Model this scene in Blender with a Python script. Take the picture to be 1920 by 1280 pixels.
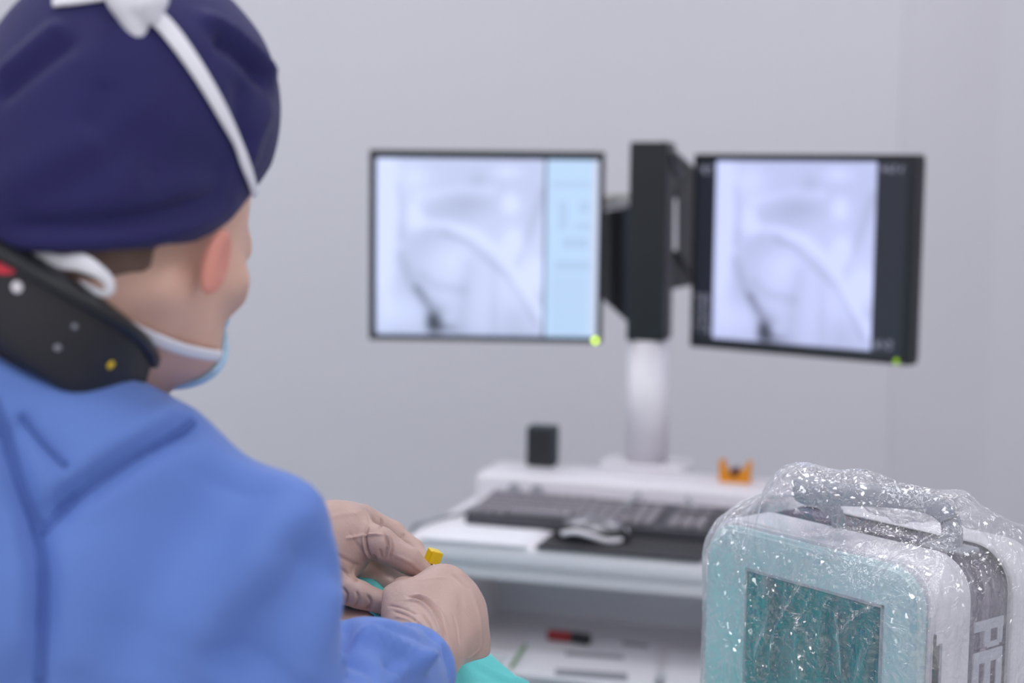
import bpy, bmesh, math, random
import numpy as np
from mathutils import Vector, Matrix
from mathutils.bvhtree import BVHTree
random.seed(7)
C = bpy.context.scene.collection
for o in list(bpy.data.objects): bpy.data.objects.remove(o)

# ---------------------------------------------------------------- camera
F = 3000.0                                   # focal length in pixels of the 1920 frame
CAM = Vector((0, 0, 1.5))
pitch = math.atan(320 / F)
M3 = (Matrix.Rotation(math.pi/2 - pitch, 3, 'X') @ Matrix.Rotation(0.0115, 3, 'Z'))
cam = bpy.data.cameras.new('camera'); camo = bpy.data.objects.new('camera', cam); C.objects.link(camo)
camo.matrix_world = Matrix.Translation(CAM) @ M3.to_4x4()
cam.sensor_width = 36; cam.lens = F/1920*36
cam.clip_start = 0.05
cam.dof.use_dof = True; cam.dof.focus_distance = 1.34; cam.dof.aperture_fstop = 3.3
bpy.context.scene.camera = camo
# ---------------------------------------------------------------- world, exposure
W = bpy.data.worlds.new('world'); bpy.context.scene.world = W; W.use_nodes = True
W.node_tree.nodes['Background'].inputs[0].default_value = (0.97, 0.96, 1.0, 1)
W.node_tree.nodes['Background'].inputs[1].default_value = 0.85
vs = bpy.context.scene.view_settings
vs.view_transform = 'Standard'; vs.look = 'None'; vs.gamma = 1; vs.use_curve_mapping = False
vs.exposure = 0.0
PANEL_STRENGTH = 8.2

# ---------------------------------------------------------------- projection helpers
def ray(px, py):
    return M3 @ Vector(((px-960)/F, (640-py)/F, -1.0))
def P(px, py, Y):
    d = ray(px, py); return CAM + d*(Y/d.y)
def PZ(px, py, z):
    d = ray(px, py); return CAM + d*((z-CAM.z)/d.z)

# ---------------------------------------------------------------- materials
def srgb(*c):
    return tuple(((x/255)/12.92 if x/255 <= .04045 else ((x/255+.055)/1.055)**2.4) for x in c)
def mat(name, col, rough=.5, metal=0.0, bump=0, bscale=40, sss=0, var=0, vscale=3, coat=0, sheen=0, spec=.5, emit=None, estr=0, alpha=None):
    m = bpy.data.materials.new(name); m.use_nodes = True
    nt = m.node_tree; b = nt.nodes['Principled BSDF']
    b.inputs['Base Color'].default_value = (*col, 1); b.inputs['Roughness'].default_value = rough
    b.inputs['Metallic'].default_value = metal; b.inputs['Specular IOR Level'].default_value = spec
    b.inputs['Coat Weight'].default_value = coat; b.inputs['Sheen Weight'].default_value = sheen
    if sss:
        b.inputs['Subsurface Weight'].default_value = sss; b.inputs['Subsurface Scale'].default_value = .01
    if emit:
        b.inputs['Emission Color'].default_value = (*emit, 1); b.inputs['Emission Strength'].default_value = estr
    if bump or var:
        tc = nt.nodes.new('ShaderNodeTexCoord')
        n = nt.nodes.new('ShaderNodeTexNoise'); n.inputs['Scale'].default_value = bscale; n.inputs['Detail'].default_value = 4
        nt.links.new(tc.outputs['Object'], n.inputs['Vector'])
        if bump:
            bp = nt.nodes.new('ShaderNodeBump'); bp.inputs['Strength'].default_value = bump; bp.inputs['Distance'].default_value = .002
            nt.links.new(n.outputs['Fac'], bp.inputs['Height']); nt.links.new(bp.outputs[0], b.inputs['Normal'])
        if var:
            n2 = nt.nodes.new('ShaderNodeTexNoise'); n2.inputs['Scale'].default_value = vscale; n2.inputs['Detail'].default_value = 3
            nt.links.new(tc.outputs['Object'], n2.inputs['Vector'])
            mx = nt.nodes.new('ShaderNodeMix'); mx.data_type = 'RGBA'
            mx.inputs[6].default_value = (*[c*(1-var) for c in col], 1); mx.inputs[7].default_value = (*[min(1, c*(1+var)) for c in col], 1)
            nt.links.new(n2.outputs['Fac'], mx.inputs[0]); nt.links.new(mx.outputs[2], b.inputs['Base Color'])
    return m
MT = dict(
 wall=mat('wall_paint', (.73,.725,.775), .85, bump=.1, bscale=60, var=.015, vscale=1.5),
 wall_shaded=mat('wall_paint_shaded', (.71,.70,.75), .85, bump=.1, bscale=60, var=.015, vscale=1.5),  # wall paint made slightly darker: the pier's shade is put into the colour
 ceil=mat('ceiling_paint', (.8,.8,.82), .9, var=.02),
 floor=mat('floor_vinyl', (.45,.47,.5), .35, var=.06, bump=.05),
 cap=mat('cap_cotton', (.0135,.012,.094), .9, bump=.35, bscale=500, var=.10, vscale=14, sheen=.08),
 gown=mat('gown_fabric', (.118,.222,.60), .72, bump=.2, bscale=350, var=.07, vscale=9, sheen=.15),
 white_fab=mat('white_tie_cotton', (.80,.80,.86), .85, bump=.2, bscale=400),
 skin=mat('skin', (.72,.45,.35), .55, sss=.15, bump=.1, bscale=200, var=.12, vscale=25),
 skin_ear=mat('ear_skin', (.72,.30,.24), .5, sss=.2, var=.1, vscale=30),
 skin_pat=mat('patient_skin', (.80,.52,.40), .5, sss=.15, var=.06, vscale=20),
 hair=mat('dark_hair', (.19,.12,.095), .8, bump=.8, bscale=500, var=.3, vscale=60),
 glove=mat('latex_glove', (.52,.36,.315), .42, bump=.22, bscale=260, var=.10, vscale=30, sss=.05),
 mask=mat('mask_blue', (.45,.66,.85), .8, bump=.2, bscale=300),
 black=mat('black_plastic', (.012,.013,.017), .42, var=.2),
 black2=mat('black_vinyl', (.020,.019,.024), .55, bump=.3, bscale=120, var=.2, vscale=20),
 bezel=mat('monitor_bezel', (.014,.016,.02), .45, var=.15),
 white=mat('white_plastic', (.83,.80,.85), .38, var=.02),
 white2=mat('white_cabinet', (.82,.78,.82), .45, var=.02),
 grey=mat('grey_panel', (.36,.38,.43), .5, var=.04),
 grey2=mat('plain_grey_metal', (.30,.31,.35), .4, metal=.2, var=.05),  # plain grey metal, the parts' own colour
 key=mat('key_grey', (.27,.25,.28), .5), kbd=mat('keyboard_case', (.055,.055,.068), .5, var=.1),
 pad=mat('mouse_pad', (.035,.033,.040), .8, bump=.2, bscale=300),
 silver=mat('silver_plastic', (.24,.235,.26), .28, metal=.35, var=.05),
 orange=mat('amber_plastic', (.80,.30,.012), .3, var=.05, sss=.1), darkred=mat('dark_red', (.10,.012,.01), .4),
 spk=mat('charcoal_box', (.018,.032,.038), .5, var=.15),
 paper=mat('paper', (.82,.82,.87), .8, var=.02), ink=mat('grey_ink', (.30,.31,.35), .8),
 red=mat('red_pen_plastic', (.30,.012,.018), .3, var=.05), green=mat('green_pen_plastic', (.20,.36,.17), .4, var=.05),
 drape=mat('teal_drape', (.13,.62,.62), .75, bump=.25, bscale=250, var=.06, vscale=9),
 dev_cyan=mat('pale_cyan_plastic', (.54,.70,.74), .35, var=.03),
 dev_white=mat('device_white', (.80,.78,.84), .35, var=.02),
 dev_band=mat('purple_grey_band', (.175,.135,.215), .24, metal=.3, var=.08),
 dev_letter=mat('pale_lettering', (.50,.52,.60), .4),
 handle=mat('grey_handle', (.31,.33,.39), .35, var=.08, vscale=20),
 slot=mat('black_slot', (.02,.02,.02), .5),
 yellow=mat('yellow_cap', (.86,.58,.005), .35, var=.04),
 steel=mat('steel', (.7,.7,.72), .2, metal=1, var=.03),
 beige=mat('beige_cable', (.55,.52,.42), .6), cable=mat('grey_cable', (.33,.35,.38), .5),
 ledg=mat('led_green', (.3,.6,0), .4, emit=(.60,.84,.0), estr=3.6), ledd=mat('led_green_dim', (.3,.6,0), .4, emit=(.42,.66,.0), estr=.45),
 redmark=mat('red_mark', (.75,.03,.06), .4), purple=mat('purple_piping', (.32,.12,.62), .6),
 lamp=mat('lamp_diffuser', (.9,.9,.9), .5, emit=(.98,.97,1.0), estr=PANEL_STRENGTH),
 cab_back=mat('cabinet_back', (.74,.70,.75), .5, var=.03),
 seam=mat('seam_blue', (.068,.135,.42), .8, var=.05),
 hole=mat('navy_trousers', (.04,.05,.12), .8),
)
def screen_glass():
    m = bpy.data.materials.new('teal_display'); m.use_nodes = True; nt = m.node_tree; b = nt.nodes['Principled BSDF']
    tc = nt.nodes.new('ShaderNodeTexCoord'); n = nt.nodes.new('ShaderNodeTexNoise'); n.inputs['Scale'].default_value = 16
    mp = nt.nodes.new('ShaderNodeMapping'); mp.inputs['Scale'].default_value = (1.6, 1.6, .35)
    cr = nt.nodes.new('ShaderNodeValToRGB'); cr.color_ramp.elements[0].position = .4; cr.color_ramp.elements[1].position = .62
    cr.color_ramp.elements[0].color = (.012,.085,.11,1); cr.color_ramp.elements[1].color = (.02,.20,.215,1)
    nt.links.new(tc.outputs['Object'], mp.inputs[0]); nt.links.new(mp.outputs[0], n.inputs['Vector'])
    nt.links.new(n.outputs['Fac'], cr.inputs[0]); nt.links.new(cr.outputs[0], b.inputs['Base Color']); b.inputs['Roughness'].default_value = .12
    return m
MT['disp'] = screen_glass()
def bag_mat():
    m = bpy.data.materials.new('clear_plastic_film'); m.use_nodes = True; nt = m.node_tree; nt.nodes.clear()
    out = nt.nodes.new('ShaderNodeOutputMaterial'); mix = nt.nodes.new('ShaderNodeMixShader'); add = nt.nodes.new('ShaderNodeMixShader')
    tr = nt.nodes.new('ShaderNodeBsdfTransparent'); tr.inputs[0].default_value = (.975,.98,.985,1)
    gl = nt.nodes.new('ShaderNodeBsdfGlossy'); gl.inputs['Roughness'].default_value = .05; gl.inputs[0].default_value = (1,1,1,1)
    df = nt.nodes.new('ShaderNodeBsdfDiffuse'); df.inputs[0].default_value = (.9,.9,.95,1)
    tc = nt.nodes.new('ShaderNodeTexCoord')
    def noise(scale, detail, dist=0, vec=None):
        n = nt.nodes.new('ShaderNodeTexNoise'); n.inputs['Scale'].default_value = scale; n.inputs['Detail'].default_value = detail
        n.inputs['Distortion'].default_value = dist
        nt.links.new(vec or tc.outputs['Object'], n.inputs['Vector']); return n
    mp = nt.nodes.new('ShaderNodeMapping'); mp.inputs['Scale'].default_value = (1, 1, .25); nt.links.new(tc.outputs['Object'], mp.inputs[0])
    n1 = noise(26, 3, .8, mp.outputs[0]); n2 = noise(85, 3, 1.0); n3 = noise(45, 2, .5)
    b1 = nt.nodes.new('ShaderNodeBump'); b1.inputs['Strength'].default_value = .9; b1.inputs['Distance'].default_value = .012
    b2 = nt.nodes.new('ShaderNodeBump'); b2.inputs['Strength'].default_value = .9; b2.inputs['Distance'].default_value = .007
    nt.links.new(n1.outputs['Fac'], b1.inputs['Height']); nt.links.new(n2.outputs['Fac'], b2.inputs['Height']); nt.links.new(b1.outputs[0], b2.inputs['Normal'])
    nt.links.new(b2.outputs[0], gl.inputs['Normal'])
    lw = nt.nodes.new('ShaderNodeLayerWeight'); lw.inputs['Blend'].default_value = .30; nt.links.new(b1.outputs[0], lw.inputs['Normal'])
    mr = nt.nodes.new('ShaderNodeMapRange'); mr.inputs[1].default_value = 0; mr.inputs[2].default_value = 1; mr.inputs[3].default_value = .13; mr.inputs[4].default_value = .75
    nt.links.new(lw.outputs['Facing'], mr.inputs[0])
    # milky haze where the film is folded over itself
    cr = nt.nodes.new('ShaderNodeMapRange'); cr.inputs[1].default_value = .5; cr.inputs[2].default_value = .75; cr.inputs[3].default_value = .22; cr.inputs[4].default_value = .75
    nt.links.new(n1.outputs['Fac'], cr.inputs[0])
    nt.links.new(cr.outputs[0], add.inputs[0]); nt.links.new(gl.outputs[0], add.inputs[1]); nt.links.new(df.outputs[0], add.inputs[2])
    nt.links.new(mr.outputs[0], mix.inputs[0]); nt.links.new(tr.outputs[0], mix.inputs[1]); nt.links.new(add.outputs[0], mix.inputs[2])
    # small creased facets that glint under the ceiling panels
    nd_ = noise(60, 2, 0); vm0 = nt.nodes.new('ShaderNodeVectorMath'); vm0.operation = 'SCALE'; vm0.inputs['Scale'].default_value = .014
    nt.links.new(nd_.outputs['Color'], vm0.inputs[0]); vm1 = nt.nodes.new('ShaderNodeVectorMath'); vm1.operation = 'ADD'
    nt.links.new(tc.outputs['Object'], vm1.inputs[0]); nt.links.new(vm0.outputs[0], vm1.inputs[1])
    vo = nt.nodes.new('ShaderNodeTexVoronoi'); vo.inputs['Scale'].default_value = 330; nt.links.new(vm1.outputs[0], vo.inputs['Vector'])
    vs1 = nt.nodes.new('ShaderNodeVectorMath'); vs1.operation = 'SUBTRACT'; vs1.inputs[1].default_value = (.5, .5, .5); nt.links.new(vo.outputs['Color'], vs1.inputs[0])
    vs2 = nt.nodes.new('ShaderNodeVectorMath'); vs2.operation = 'SCALE'; vs2.inputs['Scale'].default_value = 1.5; nt.links.new(vs1.outputs[0], vs2.inputs[0])
    ge = nt.nodes.new('ShaderNodeNewGeometry'); va = nt.nodes.new('ShaderNodeVectorMath'); va.operation = 'ADD'; nt.links.new(ge.outputs['Normal'], va.inputs[0]); nt.links.new(vs2.outputs[0], va.inputs[1])
    vn = nt.nodes.new('ShaderNodeVectorMath'); vn.operation = 'NORMALIZE'; nt.links.new(va.outputs[0], vn.inputs[0])
    g2 = nt.nodes.new('ShaderNodeBsdfGlossy'); g2.inputs['Roughness'].default_value = .03; nt.links.new(vn.outputs[0], g2.inputs['Normal'])
    nm = noise(14, 3, 1.0); mk = nt.nodes.new('ShaderNodeMapRange'); mk.inputs[1].default_value = .46; mk.inputs[2].default_value = .58; mk.inputs[3].default_value = .008; mk.inputs[4].default_value = .14
    nt.links.new(nm.outputs['Fac'], mk.inputs[0]); m3 = nt.nodes.new('ShaderNodeMixShader'); nt.links.new(mk.outputs[0], m3.inputs[0])
    nt.links.new(mix.outputs[0], m3.inputs[1]); nt.links.new(g2.outputs[0], m3.inputs[2])
    nt.links.new(m3.outputs[0], out.inputs[0])
    return m
MT['bag'] = bag_mat()
def vc_emit(name, strength):
    m = bpy.data.materials.new(name); m.use_nodes = True; nt = m.node_tree; b = nt.nodes['Principled BSDF']
    b.inputs['Base Color'].default_value = (.01,.01,.01,1); b.inputs['Roughness'].default_value = .3
    a = nt.nodes.new('ShaderNodeAttribute'); a.attribute_name = 'pic'
    nt.links.new(a.outputs['Color'], b.inputs['Emission Color']); b.inputs['Emission Strength'].default_value = strength
    return m
MT['screen'] = vc_emit('lit_screen', 1.0)

# ---------------------------------------------------------------- object helpers
def empty(name, loc, label, cat, group=None, rotz=0):
    o = bpy.data.objects.new(name, None); C.objects.link(o); o.location = loc; o.rotation_euler = (0, 0, rotz)
    o.empty_display_size = .05
    o['label'] = label; o['category'] = cat
    if group: o['group'] = group
    return o
def tag(o, label, cat, group=None):
    o['label'] = label; o['category'] = cat
    if group: o['group'] = group
    return o
def link_mesh(name, me, m, parent=None, smooth=True, local=False):
    """mesh in world coordinates unless local"""
    o = bpy.data.objects.new(name, me); C.objects.link(o)
    if m: me.materials.append(m)
    if smooth: me.polygons.foreach_set('use_smooth', [True]*len(me.polygons))
    if parent:
        o.parent = parent
        if not local:
            pm = Matrix.Identity(4); p = parent
            while p: pm = (Matrix.Translation(p.location) @ p.rotation_euler.to_matrix().to_4x4()) @ pm; p = p.parent
            me.transform(pm.inverted())
    return o
def np_mesh(name, V, Fq):
    me = bpy.data.meshes.new(name); me.from_pydata([tuple(v) for v in np.asarray(V, float)], [], [tuple(int(i) for i in f) for f in Fq]); me.update(); return me
def origin_to_base(o):
    me = o.data; n = len(me.vertices); co = np.empty(n*3); me.vertices.foreach_get('co', co); co = co.reshape(-1, 3)
    c = Vector(((co[:,0].min()+co[:,0].max())/2, (co[:,1].min()+co[:,1].max())/2, co[:,2].min()))
    me.transform(Matrix.Translation(-c)); o.location = o.location + c
    for ch in o.children: ch.location = ch.location - c
class Frame:
    """local frame (right u, back v, up z) turned about z"""
    def __init__(s, org, ang): s.o = Vector(org); s.u = Vector((math.cos(ang), math.sin(ang), 0)); s.v = Vector((-math.sin(ang), math.cos(ang), 0)); s.m = Matrix.Translation(s.o) @ Matrix.Rotation(ang, 4, 'Z')
    def __call__(s, a, b, c): return s.m @ Vector((a, b, c))
def box_bm(x0, x1, y0, y1, z0, z1, bev=0, seg=3, bm=None):
    bm2 = bmesh.new(); bmesh.ops.create_cube(bm2, size=1)
    for v in bm2.verts: v.co = Vector((x0+(v.co.x+.5)*(x1-x0), y0+(v.co.y+.5)*(y1-y0), z0+(v.co.z+.5)*(z1-z0)))
    if bev: bmesh.ops.bevel(bm2, geom=bm2.edges[:], offset=bev, segments=seg, profile=.5, affect='EDGES')
    return bm2
def join_bm(bms):
    out = bmesh.new()
    for b in bms:
        me = bpy.data.meshes.new('tmp'); b.to_mesh(me); b.free(); out.from_mesh(me); bpy.data.meshes.remove(me)
    return out
def obj(name, bm, m, parent=None, frame=None, smooth=False):
    if isinstance(bm, list): bm = join_bm(bm)
    me = bpy.data.meshes.new(name); bm.to_mesh(me); bm.free()
    if frame: me.transform(frame.m)
    o = link_mesh(name, me, m, parent, smooth=smooth)
    if smooth:
        try:
            md = o.modifiers.new('wn', 'WEIGHTED_NORMAL')
        except Exception: pass
    return o
def cyl_bm(a, b, r, r2=None, n=24, bev=0):
    a = Vector(a); b = Vector(b); d = b-a; bm = bmesh.new()
    bmesh.ops.create_cone(bm, cap_ends=True, segments=n, radius1=r, radius2=r if r2 is None else r2, depth=d.length)
    if bev:
        es = [e for e in bm.edges if len(e.link_faces) == 2 and any(len(f.verts) > 4 for f in e.link_faces)]
        bmesh.ops.bevel(bm, geom=es, offset=bev, segments=3, affect='EDGES')
    q = d.to_track_quat('Z', 'Y').to_matrix().to_4x4()
    bm.transform(Matrix.Translation((a+b)/2) @ q); return bm
def catmull(pts, n=8):
    pts = [np.array(p, float) for p in pts]; out = []
    for i in range(len(pts)-1):
        p0 = pts[max(i-1, 0)]; p1 = pts[i]; p2 = pts[i+1]; p3 = pts[min(i+2, len(pts)-1)]
        for k in range(n):
            t = k/n; out.append(.5*((2*p1)+(-p0+p2)*t+(2*p0-5*p1+4*p2-p3)*t*t+(-p0+3*p1-3*p2+p3)*t**3))
    out.append(pts[-1]); return np.array(out)
def sweep(name, pts, normals, w, th, m, parent=None, ns=12, closed=False, label=None):
    """elliptic section swept along pts; normals give the thin axis; w, th half sizes (scalars or arrays)"""
    pts = np.array(pts, float); N = np.array(normals, float); k = len(pts)
    w = np.broadcast_to(w, k); th = np.broadcast_to(th, k)
    V = []; Fq = []
    for i in range(k):
        if closed: T = pts[(i+1) % k]-pts[i-1]
        else: T = pts[min(i+1, k-1)]-pts[max(i-1, 0)]
        T /= np.linalg.norm(T)+1e-9; n = N[i]-T*np.dot(N[i], T); n /= np.linalg.norm(n)+1e-9; b = np.cross(T, n)
        for j in range(ns):
            a = 2*math.pi*j/ns; ca, sa = math.cos(a), math.sin(a)
            ca = math.copysign(abs(ca)**.7, ca); sa = math.copysign(abs(sa)**.7, sa)
            V.append(pts[i]+b*w[i]*ca+n*th[i]*sa)
    rng = k if closed else k-1
    for i in range(rng):
        for j in range(ns):
            a = i*ns+j; b_ = i*ns+(j+1) % ns; c = ((i+1) % k)*ns+(j+1) % ns; d = ((i+1) % k)*ns+j
            Fq.append((a, b_, c, d))
    if not closed: Fq.append(tuple(range(ns))[::-1]); Fq.append(tuple((k-1)*ns+j for j in range(ns)))
    me = bpy.data.meshes.new(name); me.from_pydata([tuple(v) for v in V], [], Fq); me.update()
    bm = bmesh.new(); bm.from_mesh(me); bmesh.ops.recalc_face_normals(bm, faces=bm.faces); bm.to_mesh(me); bm.free()
    return link_mesh(name, me, m, parent)
def tube(name, pts, r, m, parent=None, ns=12):
    pts = np.array([tuple(p) for p in pts], float)
    nrm = []
    for i in range(len(pts)):
        T = pts[min(i+1, len(pts)-1)]-pts[max(i-1, 0)]
        a = np.array((0, 0, 1.)) if abs(T[2]) < .8*np.linalg.norm(T) else np.array((0, 1., 0)); nrm.append(a)
    return sweep(name, pts, nrm, r, r, m, parent, ns)

# ---------------------------------------------------------------- signed distance modelling
def A(v): return np.array(tuple(v), dtype=np.float32)
def cap(X, a, b, ra, rb=None):
    a = A(a); b = A(b); rb = ra if rb is None else rb
    ab = b-a; L = float(ab@ab)+1e-12; t = np.clip(((X-a)@ab)/L, 0, 1)
    d = X-a-t[:, None]*ab
    return np.sqrt((d*d).sum(1))-(ra+(rb-ra)*t)
def ell(X, c, r, R=None):
    q = X-A(c)
    if R is not None: q = q@np.array(R, np.float32).T      # rows of R are the axes
    r = np.array(r, np.float32); k0 = np.sqrt(((q/r)**2).sum(1)); k1 = np.sqrt(((q/r**2)**2).sum(1))+1e-6
    return k0*(k0-1)/k1
def smin(a, b, k):
    h = np.clip(.5+.5*(b-a)/k, 0, 1); return b+(a-b)*h-k*h*(1-h)
def smax(a, b, k): return -smin(-a, -b, k)
def rbox(X, lo, hi, r):
    lo = np.array(lo, np.float32); hi = np.array(hi, np.float32); c = (lo+hi)/2; h = (hi-lo)/2-r
    q = np.abs(X-c)-h; return np.sqrt((np.maximum(q, 0)**2).sum(1))+np.minimum(q.max(1), 0)-r
def sins(X, seed, freq, n=6, stretch=(1, 1, 1)):
    rs = np.random.RandomState(seed); out = np.zeros(len(X), np.float32)
    for i in range(n):
        d = rs.normal(size=3)*np.array(stretch); d = d/np.linalg.norm(d)*freq*rs.uniform(.6, 1.5)
        out += np.sin(X@d.astype(np.float32)+rs.uniform(0, 6.28))
    return out/n
def sdf_mesh(fn, lo, hi, h):
    """naive surface nets"""
    ax = [np.arange(lo[i], hi[i]+h, h, dtype=np.float32) for i in range(3)]
    n = [len(a) for a in ax]; Fg = np.empty(n, np.float32)
    step = max(1, int(400000/(n[1]*n[2])))
    yz = np.stack(np.meshgrid(ax[1], ax[2], indexing='ij'), -1).reshape(-1, 2)
    for i in range(0, n[0], step):
        xs = ax[0][i:i+step]
        X = np.concatenate([np.repeat(xs, len(yz))[:, None], np.tile(yz, (len(xs), 1))], 1)
        Fg[i:i+step] = fn(X).reshape(len(xs), n[1], n[2])
    Fg[0] = np.maximum(Fg[0], 1e-4); Fg[-1] = np.maximum(Fg[-1], 1e-4); Fg[:, 0] = np.maximum(Fg[:, 0], 1e-4); Fg[:, -1] = np.maximum(Fg[:, -1], 1e-4)
    Fg[:, :, 0] = np.maximum(Fg[:, :, 0], 1e-4); Fg[:, :, -1] = np.maximum(Fg[:, :, -1], 1e-4)
    S = Fg < 0; cn = [k-1 for k in n]
    corner = lambda G, a, b, c: G[a:a+cn[0], b:b+cn[1], c:c+cn[2]]
    cnt = sum(corner(S, a, b, c).astype(np.int8) for a in (0, 1) for b in (0, 1) for c in (0, 1))
    act = (cnt > 0) & (cnt < 8); idx = np.full(cn, -1, np.int64); I = np.argwhere(act); idx[act] = np.arange(len(I))
    acc = np.zeros((len(I), 3)); num = np.zeros(len(I))
    for a in range(3):
        o1, o2 = [k for k in range(3) if k != a]
        for p in (0, 1):
            for q in (0, 1):
                off = [0, 0, 0]; off[o1] = p; off[o2] = q; off2 = off.copy(); off2[a] = 1
                f0 = Fg[tuple((I+off).T)]; f1 = Fg[tuple((I+off2).T)]; m = (f0 < 0) != (f1 < 0)
                t = np.where(m, f0/np.where(m, f0-f1, 1), 0); pt = np.zeros((len(I), 3)); pt[:] = off; pt[:, a] = t
                acc += pt*m[:, None]; num += m
    V = (I+acc/num[:, None])*h+np.array(lo)
    quads = []
    for a in range(3):
        b, c = (a+1) % 3, (a+2) % 3
        s0 = np.take(S, range(0, n[a]-1), a); s1 = np.take(S, range(1, n[a]), a); E = np.argwhere(s0 != s1)
        E = E[(E[:, b] > 0) & (E[:, c] > 0) & (E[:, b] < n[b]-1) & (E[:, c] < n[c]-1)]
        eb = np.zeros(3, int); eb[b] = 1; ec = np.zeros(3, int); ec[c] = 1
        v = [idx[tuple((E-eb-ec).T)], idx[tuple((E-ec).T)], idx[tuple(E.T)], idx[tuple((E-eb).T)]]
        Q = np.stack(v, 1); flip = ~S[tuple(E.T)]; Q[flip] = Q[flip][:, ::-1]; quads.append(Q)
    Q = np.concatenate(quads); Q = Q[(Q >= 0).all(1)]
    return V, Q
def normals_of(V, Q):
    n = np.cross(V[Q[:, 2]]-V[Q[:, 0]], V[Q[:, 3]]-V[Q[:, 1]]); N = np.zeros_like(V)
    for k in range(4): np.add.at(N, Q[:, k], n)
    return N/(np.linalg.norm(N, axis=1)[:, None]+1e-12)
def relax(V, Q, it=1, f=.5):
    for _ in range(it):
        S = np.zeros_like(V); c = np.zeros(len(V))
        for k in range(4):
            np.add.at(S, Q[:, k], V[Q[:, (k+1) % 4]]+V[Q[:, (k+3) % 4]]); np.add.at(c, Q[:, k], 2)
        V = V*(1-f)+S/c[:, None]*f
    return V
def bvh_of(V, Q): return BVHTree.FromPolygons([tuple(v) for v in V], [tuple(int(i) for i in q) for q in Q])
def hits(bvh, poly, n=12):
    """points where the sight lines through an outline drawn in the frame meet the surface"""
    pts = catmull([(x, y, 0) for x, y in poly], n); out = []; nr = []
    for p in pts:
        d = ray(p[0], p[1]).normalized(); h = bvh.ray_cast(CAM, d)
        if h[0] is not None: out.append(tuple(h[0])); nr.append(tuple(h[1] if h[1].dot(d) < 0 else -h[1]))
    return np.array(out), np.array(nr)
def crease(V, Q, bvh, N, folds, gain=1.0):
    """push folds (frame polyline, half width m, height m) into the surface"""
    D = np.zeros(len(V))
    for poly, w, hgt in folds:
        if gain > 1: w = w*.85
        pts, _ = hits(bvh, poly, 10)
        if len(pts) < 2: continue
        lo = pts.min(0)-3*w; hi = pts.max(0)+3*w; m = np.where(((V > lo) & (V < hi)).all(1))[0]
        if not len(m): continue
        best = np.full(len(m), 1e9); tpar = np.zeros(len(m))
        for i in range(len(pts)-1):
            a, b = pts[i], pts[i+1]; ab = b-a; t = np.clip(((V[m]-a)@ab)/(ab@ab+1e-12), 0, 1)
            d = np.linalg.norm(V[m]-a-t[:, None]*ab, axis=1); u = d < best; best[u] = d[u]; tpar[u] = (i+t[u])/(len(pts)-1)
        fade = np.clip(np.minimum(tpar, 1-tpar)*5+.15, 0, 1)
        D[m] += gain*hgt*fade*np.exp(-(best/w)**2)
    return V+N*D[:, None]

# ================================================================ THE ROOM
def structure(name, bm, m, frame=None):
    o = obj(name, bm, m, frame=frame); o['kind'] = 'structure'; return o
YB = 4.2
structure('floor', box_bm(-3.5, 2.6, -1.0, 5.2, -.1, 0), MT['floor'])
structure('ceiling', box_bm(-3.5, 2.6, -1.0, 5.2, 2.9, 3.0), MT['ceil'])
fw = Frame((0, YB, 0), math.radians(-3))
structure('wall_back', box_bm(-3.6, 2.7, 0, .1, 0, 2.9), MT['wall'], fw)
structure('wall_left', box_bm(-3.5, -3.4, -1.0, 4.6, 0, 2.9), MT['wall'])
structure('wall_right', box_bm(2.5, 2.6, -1.0, 4.6, 0, 2.9), MT['wall_shaded'])
c0 = P(1676, 640, YB-.06).x
structure('trim_1', box_bm(c0, c0+.335, YB-.065, YB+.12, 0, 2.9), MT['wall_shaded'])           # shallow pier beside the monitors
structure('baseboard_back', box_bm(-3.4, 2.5, -.012, 0, 0, .1), MT['grey'], fw)
for i, (x, y) in enumerate([(-1.9, 3.1), (-.6, 3.1), (.9, 3.1), (-1.9, 1.3), (-.1, 1.45), (1.5, 1.3), (-.9, .1), (.7, .1)]):
    where = ['over the far left of the room', 'in the far row, left of the monitors', 'in the far row, above the monitors', 'over the left wall side, middle row',
             'in the middle row, above the hands', 'over the right wall side, middle row', 'behind the camera, to the left', 'behind the camera, to the right'][i]
    t = empty('ceiling_light', (x, y, 2.86), 'flat square white ceiling light panel '+where, 'ceiling light', 'square ceiling light panels')
    obj('frame', [box_bm(x-.33, x-.29, y-.33, y+.33, 2.86, 2.9), box_bm(x+.29, x+.33, y-.33, y+.33, 2.86, 2.9),
                  box_bm(x-.29, x+.29, y-.33, y-.29, 2.86, 2.9), box_bm(x-.29, x+.29, y+.29, y+.33, 2.86, 2.9)], MT['white'], t)
    obj('diffuser', box_bm(x-.29, x+.29, y-.29, y+.29, 2.868, 2.89), MT['lamp'], t)

# ================================================================ WORKSTATION CART
ZW = .945
fl = PZ(752, 1006, ZW)
fk = Frame(fl, math.radians(-17)); fk.o.z = 0; fk.m.translation.z = 0
cart = empty('workstation_cart', (fk(.33, .2, 0)), 'white medical workstation cart with raised back ledge, open shelf and keyboard worktop', 'cart', rotz=math.radians(-17))
LW, DW = .68, .345
wt = obj('worktop', [box_bm(0, LW, 0, DW+.09, ZW-.036, ZW, .014, 4)], MT['white'], cart, fk, True)
obj('worktop_lip', [box_bm(.012, LW-.012, .012, DW+.07, ZW-.058, ZW-.034, .006, 2)], MT['white2'], cart, fk, True)
obj('back_ledge', [box_bm(.012, LW-.01, DW-.035, DW+.1, ZW-.01, ZW+.045, .014, 4)], MT['white'], cart, fk, True)
for a in (.085, .125, .50, .54):
    obj('ledge_recess_shade', cyl_bm((a, DW-.0365, ZW+.02), (a, DW-.03, ZW+.02), .011, n=20), MT['grey'], cart, fk)  # grey discs on the ledge front stand for shade in its recesses
ZS = .765
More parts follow.
